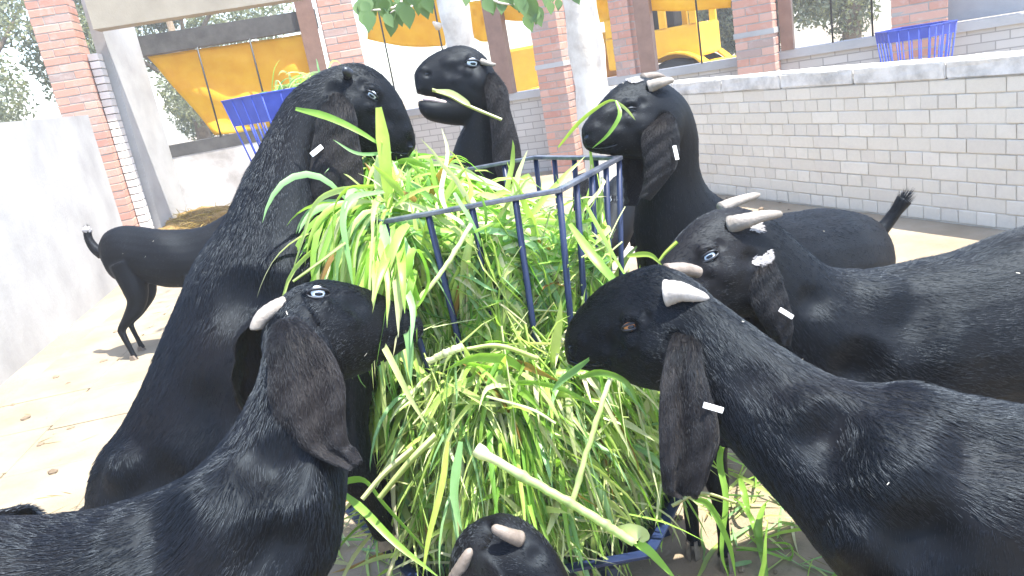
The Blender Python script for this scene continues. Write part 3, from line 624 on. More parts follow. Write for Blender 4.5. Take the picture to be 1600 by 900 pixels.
        if tip:
            bm = bmesh.new(); bmesh.ops.create_icosphere(bm, subdivisions=3, radius=tip)
            for v in bm.verts: v.co = v.co*(1+random.uniform(-.1, .1))+Vector(P[-1])
            bm_obj('tail_tip', bm, M['white_fur'], t, True)
    def patch(s, px, py, rx, ry, m='white_fur', rot=0.0):
        """tuft of white hair growing from the coat"""
        V = []; F = []; r = np.random.default_rng(int(px))
        for i in range(300):
            a, q = r.uniform(0, 6.28), math.sqrt(r.random()); q *= 1+.35*math.sin(3*a+px)+.2*math.sin(5*a); x, y = rx*q*math.cos(a), ry*q*math.sin(a); x, y = x*math.cos(rot)-y*math.sin(rot), x*math.sin(rot)+y*math.cos(rot)
            h_, n_ = s.hit(px+x, py+y)
            if h_ is None: continue
            d = unit(-s.hax*.8+np.array([0, 0, -.6])+r.normal(size=3)*.3); d = unit(d-n_*(d @ n_)+n_*.10); sd = unit(np.cross(d, n_))*.0013; h_ = h_+n_*.0025; o = len(V)
            V += [h_-sd, h_+sd, h_+d*.010+n_*.0015]; F.append((o, o+1, o+2))
        tag(mesh_obj('white_patch', V, F, M[m], s.root), kind='stuff')
M['straw_pale'] = flat('straw_fleck', (.7, .66, .55), .7)
FH = {}     # facing helper
def ground_under(px, dep): return pz(px, dep, 0)
def fx(p0, p1): d = np.array(p1)[:2]-np.array(p0)[:2]; return d/np.linalg.norm(d)
def stand_legs(G, fore, hind, facing, r=1.0, sp=.085, ztop=(.42, .45), dx=(0, 0, 0, 0)):
    """fore/hind: world point of the body axis above the feet"""
    d = np.array([facing[0], facing[1]]); s_ = np.array([-d[1], d[0]])
    for k, sg in enumerate((-1, 1)):
        t = np.array([*(np.array(fore[:2])+s_*sg*sp), ztop[0]]); G.leg(t, t[:2]+d*dx[k], d, False, r)
        t = np.array([*(np.array(hind[:2])+s_*sg*sp*1.05), ztop[1]]); G.leg(t, t[:2]+d*dx[k+2]-d*.02, d, True, r)
# ---- goat nearest on the right
G = Goat('large black goat nearest on the right, drowsy eye, muzzle against the blue bars', pz(1500, 1.3, 0))
G.trunk([((882, 530), (886, 566), 1.60, .020), ((889, 507), (903, 576), 1.60, .029), ((914, 472), (935, 582), 1.585, .039), ((946, 443), (972, 594), 1.56, .048), ((988, 423), (1012, 607), 1.53, .062), ((1035, 414), (1052, 614), 1.50, .068),
         ((1078, 434), (1085, 620), 1.47, .062), ((1115, 465), (1108, 650), 1.44, .062), ((1172, 505), (1140, 695), 1.41, .068), ((1238, 553), (1190, 752), 1.38, .078), ((1302, 588), (1242, 812), 1.35, .095), ((1362, 601), (1302, 892), 1.33, .118),
         ((1430, 598), (1392, 985), 1.31, .14), ((1520, 620), (1500, 1015), 1.29, .155), ((1620, 636), (1612, 1030), 1.28, .168), ((1750, 640), (1750, 1035), 1.28, .172), ((1880, 652), (1880, 1010), 1.28, .15), ((1975, 692), (1960, 950), 1.28, .11), ((2020, 760), (2005, 880), 1.28, .04)], 6)
f6 = at(1395, 930, 1.31); h6 = at(1900, 880, 1.28); stand_legs(G, f6, h6, fx(h6, f6), sp=.09, ztop=(.50, .5), dx=(.0, .10, 0, 0))
G.finish(.005, [(893, 545, .012, -.006), (905, 530, .02, .004), (1295, 680, .08, -.030, 0), (1255, 640, .06, .012, 0), (1400, 720, .11, .028, 0), (1440, 840, .08, -.026, 0), (1530, 700, .08, -.014, 0), (1560, 800, .10, .012, 0), (1340, 850, .07, .018, 0), (1180, 600, .05, -.008, 0)], (986, 510), [(890, 562), (897, 566), (904, 569), (912, 570), (920, 571), (928, 571), (936, 570), (944, 568), (952, 565)], 1.0, 125000, .017, seed=6)
G.eye(986, 510, .0140, 'eye_orange', open_=.44)
G.mouth([(888, 563), (905, 569), (928, 571), (950, 567)]); G.nostril(890, 543, .007, .0035, .6)
G.horn([(1040, 424, 1.50), (1066, 421, 1.51), (1086, 424, 1.52), (1096, 428, 1.525)], .0155, .010, 'horn')
G.horn([(1040, 458, 1.440), (1062, 456, 1.430), (1085, 461, 1.430), (1108, 467, 1.436)], .0255, .007, 'horn_bleached')
e = G.ear([((1052, 508), (1094, 500), 1.435), ((1044, 540), (1097, 535), 1.40), ((1033, 580), (1101, 572), 1.375), ((1028, 620), (1112, 610), 1.36), ((1027, 670), (1124, 650), 1.35), ((1029, 715), (1127, 690), 1.345), ((1032, 745), (1114, 730), 1.345), ((1037, 768), (1102, 762), 1.35), ((1056, 774), (1092, 774), 1.355)], .012, .014, wn=3.0)
G.tagstrip(e, (1098, 632), (1129, 641), 1.328, .010)
# ---- goat behind it on the right
G = Goat('black goat with two pale horns and white patch at the ear, second on the right', pz(1500, 1.9, 0))
G.trunk([((1004, 478), (1015, 500), 1.72, .014), ((1010, 448), (1048, 512), 1.72, .032), ((1024, 420), (1084, 514), 1.73, .042), ((1044, 388), (1118, 508), 1.745, .053), ((1072, 356), (1146, 498), 1.76, .066), ((1110, 330), (1172, 496), 1.78, .07),
         ((1160, 324), (1188, 505), 1.80, .064), ((1207, 344), (1192, 545), 1.82, .064), ((1247, 380), (1208, 590), 1.84, .075), ((1287, 413), (1242, 632), 1.86, .095), ((1332, 419), (1302, 665), 1.88, .118), ((1400, 413), (1390, 672), 1.90, .145),
         ((1480, 396), (1480, 660), 1.91, .16), ((1560, 367), (1560, 645), 1.92, .168), ((1650, 345), (1650, 640), 1.93, .168), ((1740, 344), (1740, 610), 1.94, .15), ((1800, 360), (1800, 560), 1.95, .11), ((1840, 400), (1835, 470), 1.95, .04)], 6)
f5 = at(1330, 600, 1.88); h5 = at(1760, 520, 1.94); stand_legs(G, f5, h5, fx(h5, f5), sp=.09, ztop=(.44, .52))
G.finish(.005, [(1345, 580, .09, -.03, 0), (1300, 520, .09, .008, 0), (1420, 500, .10, -.015, 0), (1480, 540, .10, .014, 0), (1385, 460, .08, .014, 0), (1270, 470, .05, -.012, 0)], (1108, 401), (), 1.05, 85000, .016, seed=5)
G.eye(1108, 401, .0165, open_=.54)
G.horn([(1140, 352, 1.74), (1165, 345, 1.72), (1190, 338, 1.72), (1214, 335, 1.73), (1222, 334, 1.735)], .021, .005, 'horn_white')
G.horn([(1126, 326, 1.80), (1145, 317, 1.81), (1165, 310, 1.83), (1187, 304, 1.86)], .015, .008, 'horn_white')
e = G.ear([((1158, 398), (1206, 394), 1.75), ((1155, 425), (1215, 418), 1.735), ((1164, 458), (1226, 448), 1.725), ((1180, 490), (1236, 482), 1.72), ((1198, 518), (1240, 512), 1.725), ((1214, 540), (1236, 540), 1.735)], .014, .004, wn=1.6)
G.tagstrip(e, (1217, 483), (1238, 496), 1.70, .010)
G.patch(1191, 406, 16, 9, rot=-.4); G.patch(1181, 353, 8, 12)
# ---- goat standing behind the feeder on the right
G = Goat('black goat behind the right of the feeder, short horns, grass blade hanging over its brow', pz(1180, 2.4, 0))
G.trunk([((909, 198), (914, 231), 2.04, .020), ((917, 186), (929, 239), 2.045, .030), ((938, 159), (960, 243), 2.06, .044), ((963, 134), (992, 248), 2.08, .054), ((994, 122), (1022, 250), 2.10, .066), ((1030, 128), (1030, 256), 2.13, .068),
         ((1068, 155), (1012, 268), 2.16, .062), ((1087, 205), (1000, 290), 2.19, .064), ((1092, 262), (995, 330), 2.22, .07), ((1108, 298), (996, 385), 2.25, .085), ((1145, 320), (1015, 460), 2.29, .105), ((1200, 336), (1110, 520), 2.36, .135),
         ((1258, 329), (1225, 530), 2.46, .15), ((1308, 327), (1295, 520), 2.56, .15), ((1350, 340), (1340, 490), 2.65, .12), ((1380, 366), (1366, 440), 2.70, .05)], 6)
f3 = at(1085, 480, 2.30); h3 = at(1320, 450, 2.6); fd = fx(h3, f3)
for foot_ in (atz(1136, 880, 0), atz(1084, 862, 0)): G.leg(np.array([foot_[0]*.7+f3[0]*.3, foot_[1]*.7+f3[1]*.3, .52]), foot_[:2], (-.3, -1), False, 1.05)
for sg in (-1, 1): t = np.array([*(h3[:2]+np.array([-fd[1], fd[0]])*.09*sg), .5]); G.leg(t, t[:2], fd, True)
G.finish(.006, [(918, 212, .012, -.007), (930, 200, .02, .004)], (986, 171), [(914, 228), (922, 231), (930, 233), (940, 233), (950, 231), (960, 228)], 1.0, 50000, .014, seed=3)
G.eye(986, 171, .013, 'pupil', open_=.4); G.nostril(917, 214, .008, .005, .5); G.mouth([(914, 228), (930, 232), (950, 230), (965, 226)])
G.horn([(1014, 136, 2.06), (1030, 130, 2.05), (1044, 126, 2.06), (1053, 126, 2.07)], .017, .006, 'horn_white')
G.horn([(1004, 122, 2.13), (1025, 118, 2.15), (1042, 122, 2.17)], .013, .005, 'horn')
e = G.ear([((1018, 180), (1052, 172), 2.05), ((1004, 205), (1058, 195), 2.035), ((1002, 235), (1062, 225), 2.03), ((1006, 262), (1058, 258), 2.03), ((1004, 290), (1040, 285), 2.035), ((998, 310), (1016, 314), 2.045)], .02, .004, wn=1.4)
G.tagstrip(e, (1053, 228), (1058, 250), 2.01, .010)
G.patch(985, 125, 16, 5)
G.tail([(1368, 368, 2.70), (1385, 350, 2.70), (1400, 330, 2.69), (1413, 312, 2.68)], [.028, .022, .02, .026])
# ---- goat facing the camera behind the bars
G = Goat('small black goat peering between the blue bars behind the feeder', pz(1060, 2.9, 0))
G.trunk([((945, 392), (948, 405), 2.46, .014), ((944, 366), (950, 414), 2.48, .034), ((948, 336), (956, 408), 2.51, .044), ((954, 302), (964, 398), 2.55, .056), ((960, 280), (972, 378), 2.60, .064), ((968, 272), (986, 366), 2.65, .058), ((985, 284), (1002, 380), 2.75, .055), ((1010, 318), (1022, 420), 2.84, .07),
         ('z', 1050, 2.98, .66, .33, .10), ('z', 1085, 3.12, .66, .32, .12), ('z', 1120, 3.3, .65, .34, .12), ('z', 1145, 3.45, .60, .40, .08), ('z', 1155, 3.52, .55, .48, .03)], 6)
f4 = pz(1052, 3.0, .4); h4 = pz(1135, 3.4, .4); stand_legs(G, f4, h4, fx(h4, f4), r=.85, sp=.07, ztop=(.38, .42))
G.hlat = unit(CM[:, 0]*1.0); G.hc = at(958, 330, 2.55)
G.finish(.007, [(966, 311, .022, -.007)], None, (), 1, 20000, .012, seed=4)
G.eye(967, 311, .0135, open_=.6)
G.ear([((982, 268), (1002, 275), 2.66), ((980, 300), (1010, 300), 2.64), ((978, 340), (1008, 340), 2.64), ((985, 385), (1000, 385), 2.65)], .01, .003)
# ---- goat at the back centre, mouth open
G = Goat('black goat behind the feeder with raised head, open mouth and a grass stalk in it', pz(800, 3.0, 0))
G.trunk([((647, 116), (651, 146), 2.58, .020), ((654, 103), (664, 150), 2.58, .028), ((670, 88), (688, 154), 2.59, .037), ((694, 76), (710, 174), 2.60, .053), ((722, 71), (730, 186), 2.61, .068), ((752, 84), (738, 192), 2.62, .07),
         ((778, 122), (720, 208), 2.63, .064), ((790, 175), (708, 240), 2.64, .062), ((798, 232), (703, 285), 2.66, .066), ((806, 300), (700, 345), 2.70, .08), ('z', 775, 2.80, .96, .52, .10), ('z', 798, 2.92, .88, .43, .13), ('z', 800, 3.1, .86, .40, .155), ('z', 796, 3.32, .84, .42, .15), ('z', 792, 3.5, .79, .50, .11), ('z', 790, 3.6, .72, .6, .04)], 6)
G.extra([((652, 157), (656, 176), 2.58, .018), ((664, 157), (668, 187), 2.58, .028), ((684, 157), (690, 193), 2.59, .034), ((706, 150), (714, 196), 2.60, .042), ((730, 140), (740, 196), 2.61, .045)])
f2 = pz(798, 2.95, .4); h2 = pz(794, 3.45, .4); stand_legs(G, f2, h2, fx(h2, f2), ztop=(.45, .5))
G.finish(.006, [(668, 116, .014, -.010), (660, 108, .014, .005), (655, 140, .015, .006), (672, 142, .02, .004)], (738, 100), (), 1.1, 45000, .013, seed=2)
G.eye(738, 99, .0195, open_=.60)
G.horn([(752, 96, 2.57), (762, 99, 2.56), (770, 101, 2.56), (775, 100, 2.56)], .0105, .004, 'horn_white', mirror=True)
e = G.ear([((752, 118), (778, 112), 2.56), ((758, 145), (792, 138), 2.545), ((764, 180), (798, 172), 2.54), ((768, 215), (808, 208), 2.54), ((770, 250), (815, 245), 2.545), ((780, 285), (812, 290), 2.55)], .014, .003, wn=1.2)
tV, tF, _, _ = loft_geo(*stations([((660, 152), (662, 159), 2.575, .010), ((676, 153), (680, 162), 2.575, .014), ((700, 158), (704, 168), 2.58, .016)])); mesh_obj('tongue', tV, tF, M['tongue'], G.root, True)
G.nostril(667, 117, .015, .006, .4); G.mouth([(688, 152), (698, 156), (706, 162)], .003)
# ---- rearing goat on the left
G = Goat('tall black goat rearing up on the left with forefeet on the feeder tray', pz(300, 1.85, 0))
G.trunk([((650, 226), (634, 249), 2.00, .020), ((648, 210), (613, 251), 2.00, .029), ((641, 187), (588, 250), 1.99, .042), ((626, 152), (564, 242), 1.98, .052), ((602, 121), (540, 230), 1.97, .066), ((572, 102), (515, 225), 1.96, .068),
         ((540, 99), (498, 232), 1.95, .064), ((497, 114), (492, 252), 1.94, .064), ((452, 150), (500, 292), 1.93, .068), ((418, 205), (515, 338), 1.92, .078), ((394, 258), (530, 388), 1.91, .09), ((360, 325), (552, 455), 1.90, .115),
         ((318, 395), (572, 545), 1.88, .142), ((275, 480), (576, 640), 1.87, .155), ((240, 570), (550, 745), 1.86, .165), ((200, 655), (480, 830), 1.85, .165), ((157, 708), (400, 905), 1.84, .15), ((142, 765), (300, 950), 1.83, .12), ((152, 830), (235, 940), 1.83, .06)], 6)
for (tx, ty, td), mid_, (fx_, fy_), fz in (((535, 560, 1.80), (560, 735, 1.80), (606, 852), .33), ((545, 570, 1.97), (580, 740, 1.97), (622, 838), .33)):
    t = at(tx, ty, td); f = atz(fx_, fy_, fz); m_ = at(*mid_)
    G.limb([t, t*.5+m_*.5+np.array([-.02, 0, 0]), m_, m_*.7+f*.3, m_*.25+f*.75, f+np.array([0, 0, .045])], [.085, .062, .044, .036, .026, .028]); V, F = hoof_geo(f, (.9, .2)); G.pieces.append(('hoof', V, F, 'hoof'))
for sg, px in ((-1, 265), (1, 300)):
    t = at(px, 860, 1.83+sg*.085); q = np.array([t[0]-.16, t[1]+sg*.01]); G.leg(t, q, (1, .1), True, 1.1)
G.finish(.005, [(640, 222, .012, -.007), (638, 205, .02, .004), (385, 465, .09, -.026, 0), (440, 420, .08, .02, 0), (330, 560, .11, .014, 0), (300, 650, .10, -.014, 0), (190, 730, .07, .022, 0), (250, 760, .09, -.02, 0), (460, 560, .10, .018, 0), (400, 650, .08, -.014, 0)], (582, 150), [(642, 240), (634, 240), (625, 240), (616, 239), (607, 236), (598, 230)], 1.0, 100000, .017, seed=1)
G.eye(581, 149, .0145, open_=.52); G.nostril(641, 229, .007, .004, .6); G.mouth([(643, 241), (630, 240), (612, 238), (598, 230)])
G.horn([(545, 116, 1.90), (540, 111, 1.89), (535, 110, 1.89)], .014, .008, 'lid')
e = G.ear([((500, 150), (552, 145), 1.89), ((496, 185), (556, 178), 1.87), ((490, 220), (560, 212), 1.86), ((486, 260), (566, 250), 1.855), ((487, 300), (568, 290), 1.855), ((500, 335), (560, 330), 1.86), ((520, 355), (548, 355), 1.865)], .02, .005, wn=1.5)
G.tagstrip(e, (487, 243), (504, 229), 1.835, .012)
G.tail([(150, 800, 1.84), (128, 815, 1.84), (120, 850, 1.84)], [.03, .022, .012])
# ---- goat nearest on the left
G = Goat('black goat nearest on the left with broad drooping ear and pale backswept horn', pz(100, 1.2, 0))
G.trunk([((658, 499), (656, 526), 1.50, .019), ((645, 487), (641, 539), 1.49, .028), ((615, 471), (612, 558), 1.475, .039), ((580, 454), (578, 578), 1.455, .048), ((540, 442), (543, 592), 1.43, .062), ((497, 438), (510, 600), 1.40, .07),
         ((452, 456), (482, 606), 1.37, .064), ((424, 500), (500, 625), 1.34, .062), ((410, 555), (535, 648), 1.32, .066), ((395, 614), (544, 705), 1.30, .078), ((366, 672), (538, 785), 1.28, .093), ((312, 726), (518, 885), 1.26, .118),
         ((240, 766), (440, 990), 1.24, .142), ((160, 797), (320, 1065), 1.22, .155), ((70, 808), (180, 1110), 1.20, .165), ((-40, 812), (10, 1120), 1.18, .168), ((-140, 818), (-130, 1090), 1.17, .15), ((-210, 850), (-205, 1030), 1.165, .11), ((-245, 900), (-240, 970), 1.16, .04)], 6)
f7 = at(400, 930, 1.25); h7 = at(-140, 980, 1.17); stand_legs(G, f7, h7, fx(h7, f7), sp=.09, ztop=(.48, .52))
G.finish(.005, [(648, 506, .012, -.007), (430, 730, .07, -.022, 0), (470, 780, .07, .014, 0), (330, 800, .11, .026, 0), (250, 830, .08, -.022, 0), (150, 860, .10, .012, 0), (420, 860, .07, -.018, 0)], (497, 459), [(650, 518), (642, 522), (634, 525), (625, 528), (616, 530), (607, 531)], 1.0, 125000, .017, seed=7)
G.eye(497, 459, .0150, open_=.60); G.nostril(648, 503, .006, .0035)
G.horn([(446, 478, 1.37), (430, 483, 1.36), (412, 494, 1.35), (401, 510, 1.345), (400, 516, 1.345)], .018, .009, 'horn_white')
e = G.ear([((430, 500), (470, 492), 1.285), ((418, 535), (500, 525), 1.265), ((420, 580), (530, 570), 1.25), ((424, 630), (541, 612), 1.24), ((440, 672), (540, 655), 1.235), ((470, 700), (545, 690), 1.235), ((515, 722), (556, 700), 1.24), ((548, 731), (568, 718), 1.245)], .026, .010, wn=1.9)
G.tail([(-150, 840, 1.2), (-80, 818, 1.26), (0, 806, 1.33), (38, 797, 1.38), (58, 802, 1.40)], [.028, .018, .011, .010, .007], None, .45)
# ---- goat at the bottom centre
G = Goat('black goat at the bottom centre with two short pale horns, seen from above', pz(740, .9, 0))
G.trunk([((903, 934), (893, 948), 1.27, .014), ((890, 903), (858, 960), 1.275, .032), ((870, 866), (825, 962), 1.285, .044), ((845, 834), (790, 960), 1.30, .056), ((810, 809), (755, 950), 1.32, .066), ((778, 803), (745, 935), 1.33, .060), ((754, 822), (742, 940), 1.32, .050), ((746, 872), (752, 1000), 1.26, .046),
         ((744, 935), (762, 1070), 1.16, .060), ('z', 735, .98, .60, .30, .10), ('z', 735, .80, .60, .28, .12), ('z', 750, .62, .60, .30, .12), ('z', 760, .50, .56, .36, .08), ('z', 765, .42, .50, .44, .03)], 7)
f8 = pz(725, .98, .4); h8 = pz(755, .56, .4); stand_legs(G, f8, h8, fx(h8, f8), r=.85, sp=.07, ztop=(.36, .40))
G.finish(.005, [(838, 868, .02, -.005), (775, 850, .03, -.006, 0)], None, (), 1, 40000, .013, seed=8)
G.eye(868, 915, .012, open_=.4, both=False)
G.horn([(812, 842, 1.275), (795, 836, 1.262), (780, 829, 1.258), (768, 824, 1.258)], .0135, .007, 'horn')
G.horn([(712, 905, 1.255), (720, 888, 1.245), (729, 870, 1.24), (736, 857, 1.24)], .0135, .006, 'horn')
G.ear([((776, 890), (800, 880), 1.26), ((790, 915), (826, 905), 1.25), ((800, 950), (840, 945), 1.245), ((812, 985), (835, 985), 1.25)], .01, .003)
# ---- small goat far left
G = Goat('black goat standing far left by the plastered wall, raised tail with white tip', pz(250, 5.0, 0))
G.trunk([((462, 352), (458, 366), 4.9, .014), ((452, 335), (442, 362), 4.9, .036), ((438, 320), (420, 362), 4.92, .048), ((420, 306), (400, 356), 4.95, .062), ((396, 304), (385, 360), 4.98, .066), ((372, 318), (378, 375), 5.0, .062),
         ((350, 336), (368, 400), 5.0, .08), ((325, 350), (345, 432), 5.0, .105), ((295, 358), (308, 447), 5.0, .13), ((255, 358), (260, 449), 5.0, .145), ((218, 354), (224, 440), 5.02, .14), ((190, 353), (196, 438), 5.04, .13), ((168, 362), (180, 436), 5.05, .11), ((157, 380), (168, 420), 5.05, .06)], 6)
fd9 = fx(at(190, 400, 5.03), at(320, 400, 5.0)); s9 = np.array([-fd9[1], fd9[0]])
for foot_, sg in ((atz(208, 566, 0), -1), (atz(220, 551, 0), 1)):
    t = at(204, 412, 5.03); G.leg(np.array([t[0]+s9[0]*.055*sg, t[1]+s9[1]*.055*sg, .58]), foot_[:2], fd9, True, .92)
t = at(318, 430, 5.0)
for sg in (-1, 1): q = np.array([t[0]+s9[0]*.08*sg, t[1]+s9[1]*.08*sg, .46]); G.leg(q, q[:2], fd9)
G.finish(.008, [], None, (), 1, 16000, .012, seed=9)
G.ear([((392, 318), (404, 316), 4.9), ((388, 340), (408, 338), 4.88), ((390, 370), (408, 368), 4.88), ((396, 390), (404, 390), 4.9)], .02, .004, mir=False)
G.horn([(392, 308, 4.95), (380, 300, 4.95), (372, 300, 4.96)], .02, .006)
G.tail([(160, 396, 5.05), (148, 388, 5.05), (139, 374, 5.05), (136, 360, 5.05)], [.04, .032, .026, .024], .028)
# ================================================================== feeders
HC = np.array([-.055, 2.03])
def hexa(c, R, Z, k): a = math.radians(-120+60*k); return np.array([c[0]+R*math.cos(a), c[1]+R*math.sin(a), Z])
def feeder(c, Rt, Rb, Zt, Zb, label, rot=0, band=0, tray=None, m='blue', rods=4, legs=True):
    f = thing('hay_feeder', (c[0], c[1], 0), label, 'feeder', 'blue hexagonal hay feeders')
    hx = lambda R, Z, k: hexa(c, R, Z, k+rot)
    for k in range(6):
        a, b = hx(Rt, Zt, k), hx(Rt, Zt, k+1); u = unit(b-a); L_ = np.linalg.norm(b-a); n = np.cross(u, (0, 0, 1))
        box('rim_rail', (a+b)/2, L_+.008, .020, .010, M['rim_sheen' if not band else m], f, tuple(u), tuple(np.cross((0, 0, 1), u)), .002)
        if band:
            s_ = (Rt-(Rt-Rb)*band/(Zt-Zb)); a2, b2 = hx(s_, Zt-band, k), hx(s_, Zt-band, k+1); V = [a, b, b2, a2]; nn = unit(np.cross(b-a, a2-a))*.003
            mesh_obj('band_panel', [v+nn for v in V]+[v-nn for v in V], [(0, 1, 2, 3), (7, 6, 5, 4), (0, 4, 5, 1), (1, 5, 6, 2), (2, 6, 7, 3), (3, 7, 4, 0)], M[m], f)
        a2, b2 = hx(Rb, Zb, k), hx(Rb, Zb, k+1); u2 = unit(b2-a2)
        box('base_rail', (a2+b2)/2, np.linalg.norm(b2-a2), .018, .018, M[m], f, tuple(u2), tuple(np.cross((0, 0, 1), u2)))
        for j in range(rods):
            t = j/rods; p = a*(1-t)+b*t; q = a2*(1-t)+b2*t; tube('bar', [p-np.array([0, 0, .004]), q], .0074 if not band else .006, M[m], f, 8)
        if tray:
            R0, Z0, R1, Z1 = tray; V = [hx(R1, Z1, k), hx(R1, Z1, k+1), hx(R0, Z0, k+1), hx(R0, Z0, k)]; nn = unit(np.cross(V[1]-V[0], V[3]-V[0]))*.0025
            mesh_obj('tray_panel', [v+nn for v in V]+[v-nn for v in V], [(0, 1, 2, 3), (7, 6, 5, 4), (0, 4, 5, 1), (1, 5, 6, 2), (2, 6, 7, 3), (3, 7, 4, 0)], M[m], f)
            a, b = hx(R1, Z1, k), hx(R1, Z1, k+1); u = unit(b-a); box('tray_rim', (a+b)/2, np.linalg.norm(b-a)+.01, .026, .008, M[m], f, tuple(u), tuple(np.cross((0, 0, 1), u)), .001)
    if tray: mesh_obj('tray_floor', [hx(tray[0], tray[1]+.004, k) for k in range(6)], [tuple(range(6))], M[m], f)
    if legs:
        for k in range(0, 6):
            b = hx(Rb, Zb, k); q = hx(Rb+.07, 0, k); d = unit((q-b)); r_ = np.array([math.cos(math.radians(-120+60*(k+rot))), math.sin(math.radians(-120+60*(k+rot))), 0]); s_ = np.cross((0, 0, 1), r_)
            box('leg', (b+q)/2, np.linalg.norm(q-b), .035, .035, M[m], f, tuple(d), tuple(s_))
    return f
main_feeder = feeder(HC, .385, .30, 1.12, .36, 'navy blue barred hay feeder overflowing with fodder between the goats', tray=(.37, .15, .52, .265))
qc = at(1430, 60, 7.1); feeder(qc[:2], .33, .21, qc[2]+.10, qc[2]-.75, 'bright blue empty hay feeder behind the right wall', rot=.35, band=.095, m='blue_old')
qc = at(462, 162, 5.6); QL = qc; feeder(qc[:2], .48, .31, qc[2]+.10, qc[2]-.75, 'faded blue hay feeder topped with fodder behind the rearing goat', rot=.30, band=.18, m='blue_old')
# ================================================================== fodder
PAL = [((.32, .54, .10), 4.6), ((.21, .43, .08), 2.2), ((.32, .54, .27), 3.4), ((.48, .63, .17), 4.6), ((.60, .69, .29), 3.6), ((.72, .75, .47), 2.8), ((.73, .67, .47), 1.1), ((.38, .22, .07), .3)]
PC = np.array([p[0] for p in PAL]); PW_ = np.array([p[1] for p in PAL]); PW_ /= PW_.sum()
def strand(p, d, L, n, droop, wob, r):
    P = [np.array(p, float)]; d = unit(d); ds = L/n
    for i in range(n):
        d = unit(d+np.array([0, 0, -droop*ds])+r.normal(size=3)*wob*ds); P.append(P[-1]+d*ds)
    return np.array(P)
def ribbon(P, W_, r, fold=.18, twist=1.2, stem=False, ref=None):
    n = len(P); T = unit(np.gradient(P, axis=0)); a = np.array(r.normal(size=3)) if ref is None else np.array(ref, float); V = []; F = []
    tw = r.uniform(-twist, twist)/n
    for i in range(n):
        s_ = unit(np.cross(T[i], a)); nn = np.cross(s_, T[i]); a = nn*math.cos(tw)+s_*math.sin(tw); t = i/(n-1)
        wd = W_*(min(1, .45+t*2.2)*(1-t**3.2)+.02) if not stem else W_*(1-.25*t)
        V += [P[i]-s_*wd/2+nn*wd*fold, P[i]-nn*(wd*.25 if stem else 0), P[i]+s_*wd/2+nn*wd*fold]
    for i in range(n-1):
        k = i*3; F += [(k, k+3, k+4, k+1), (k+1, k+4, k+5, k+2)]
    if stem:
        for i in range(n-1): k = i*3; F.append((k, k+2, k+5, k+3))
    return V, F
class Bundle:
    def __init__(s): s.V, s.F, s.C = [], [], []
    def add(s, V, F, col):
        o = len(s.V); s.V += V; s.F += [tuple(i+o for i in f) for f in F]; s.C += [col]*len(V)
    def build(s, name, parent=None):
        o = mesh_obj(name, s.V, s.F, M['blade'], parent, True); tint(o.data, s.C); return o
def tint(me, cols):
    a = me.color_attributes.new('tint', 'FLOAT_COLOR', 'POINT'); c = np.ones((len(me.vertices), 4), np.float32); c[:, :3] = np.array(cols, np.float32); a.data.foreach_set('color', c.ravel())
r4 = np.random.default_rng(44); HEAP = thing('fodder_heap', (*HC, 0), 'bright green cut grass fodder heaped in and over the blue feeder', 'fodder')
stuff = Bundle(); own = []
def pick(): c = PC[r4.choice(len(PC), p=PW_)]*r4.uniform(.8, 1.2); return np.clip(c, 0, .85)
def emit(P, W_, col=None, stem=False, near=None, **k):
    V, F = ribbon(P, W_, r4, stem=stem, **k); col = pick() if col is None else np.array(col)
    own.append((V, F, col, near if near is not None else None)) if near is not None else stuff.add(V, F, col)
def rad(Z): return .30+(.385-.30)*np.clip((Z-.36)/.76, 0, 1)
def hexr(a, Z): return .866*rad(Z)/math.cos((a+math.pi/6) % (math.pi/3)-math.pi/6)
def topz_(x, y): return .92+.19*math.exp(-((x+.24)**2+(y-.05)**2)/.045)+.15/(1+math.exp((x-.10)/.05))
# lumpy core of packed fodder
bm = bmesh.new(); bmesh.ops.create_uvsphere(bm, u_segments=40, v_segments=30, radius=1)
for v in bm.verts:
    z = .60+v.co.z*.29; f = 1+.08*math.sin(7*v.co.x+3*v.co.z)+.06*math.sin(11*v.co.y-5*v.co.z); rr = .25*f
    v.co = Vector((HC[0]-.03*(v.co.z > 0)+v.co.x*rr, HC[1]+v.co.y*rr, z+(.06 if v.co.x < -.2 and v.co.z > 0 else 0)))
o = bm_obj('packed_core', bm, M['blade'], HEAP, True); tint(o.data, [(.30, .42, .10)]*len(o.data.vertices)); o['kind'] = 'stuff'
def th():      # azimuth, denser towards the camera
    return math.radians(-90+r4.normal()*75) if r4.random() < .75 else r4.uniform(0, 6.283)
def clip_in(P, f=.97):      # keep a strand inside the bars
    for q in P:
        x, y = q[0]-HC[0], q[1]-HC[1]; a = math.atan2(y, x); m_ = hexr(a, q[2])*f; rr = math.hypot(x, y)
        if rr > m_: q[0], q[1] = HC[0]+x*m_/rr, HC[1]+y*m_/rr
    return P
for i in range(3600):                               # packed inside the bars
    a = th(); z = r4.uniform(.42, 1.06); rr = hexr(a, z)*math.sqrt(r4.uniform(.55, .94)); x, y = rr*math.cos(a), rr*math.sin(a)
    z = min(z, topz_(x, y)+(.06 if y < -.2 and x < .1 else 0)-r4.uniform(0, .05)); ta = np.array([-math.sin(a), math.cos(a), 0])
    d = ta*r4.normal()*.55+np.array([math.cos(a)*.1, math.sin(a)*.1, r4.choice([-1, -1, -.6, .25])])
    emit(clip_in(strand([HC[0]+x, HC[1]+y, z], d, r4.uniform(.14, .36), 7, 3.5, 3.0, r4)), r4.uniform(.007, .022))
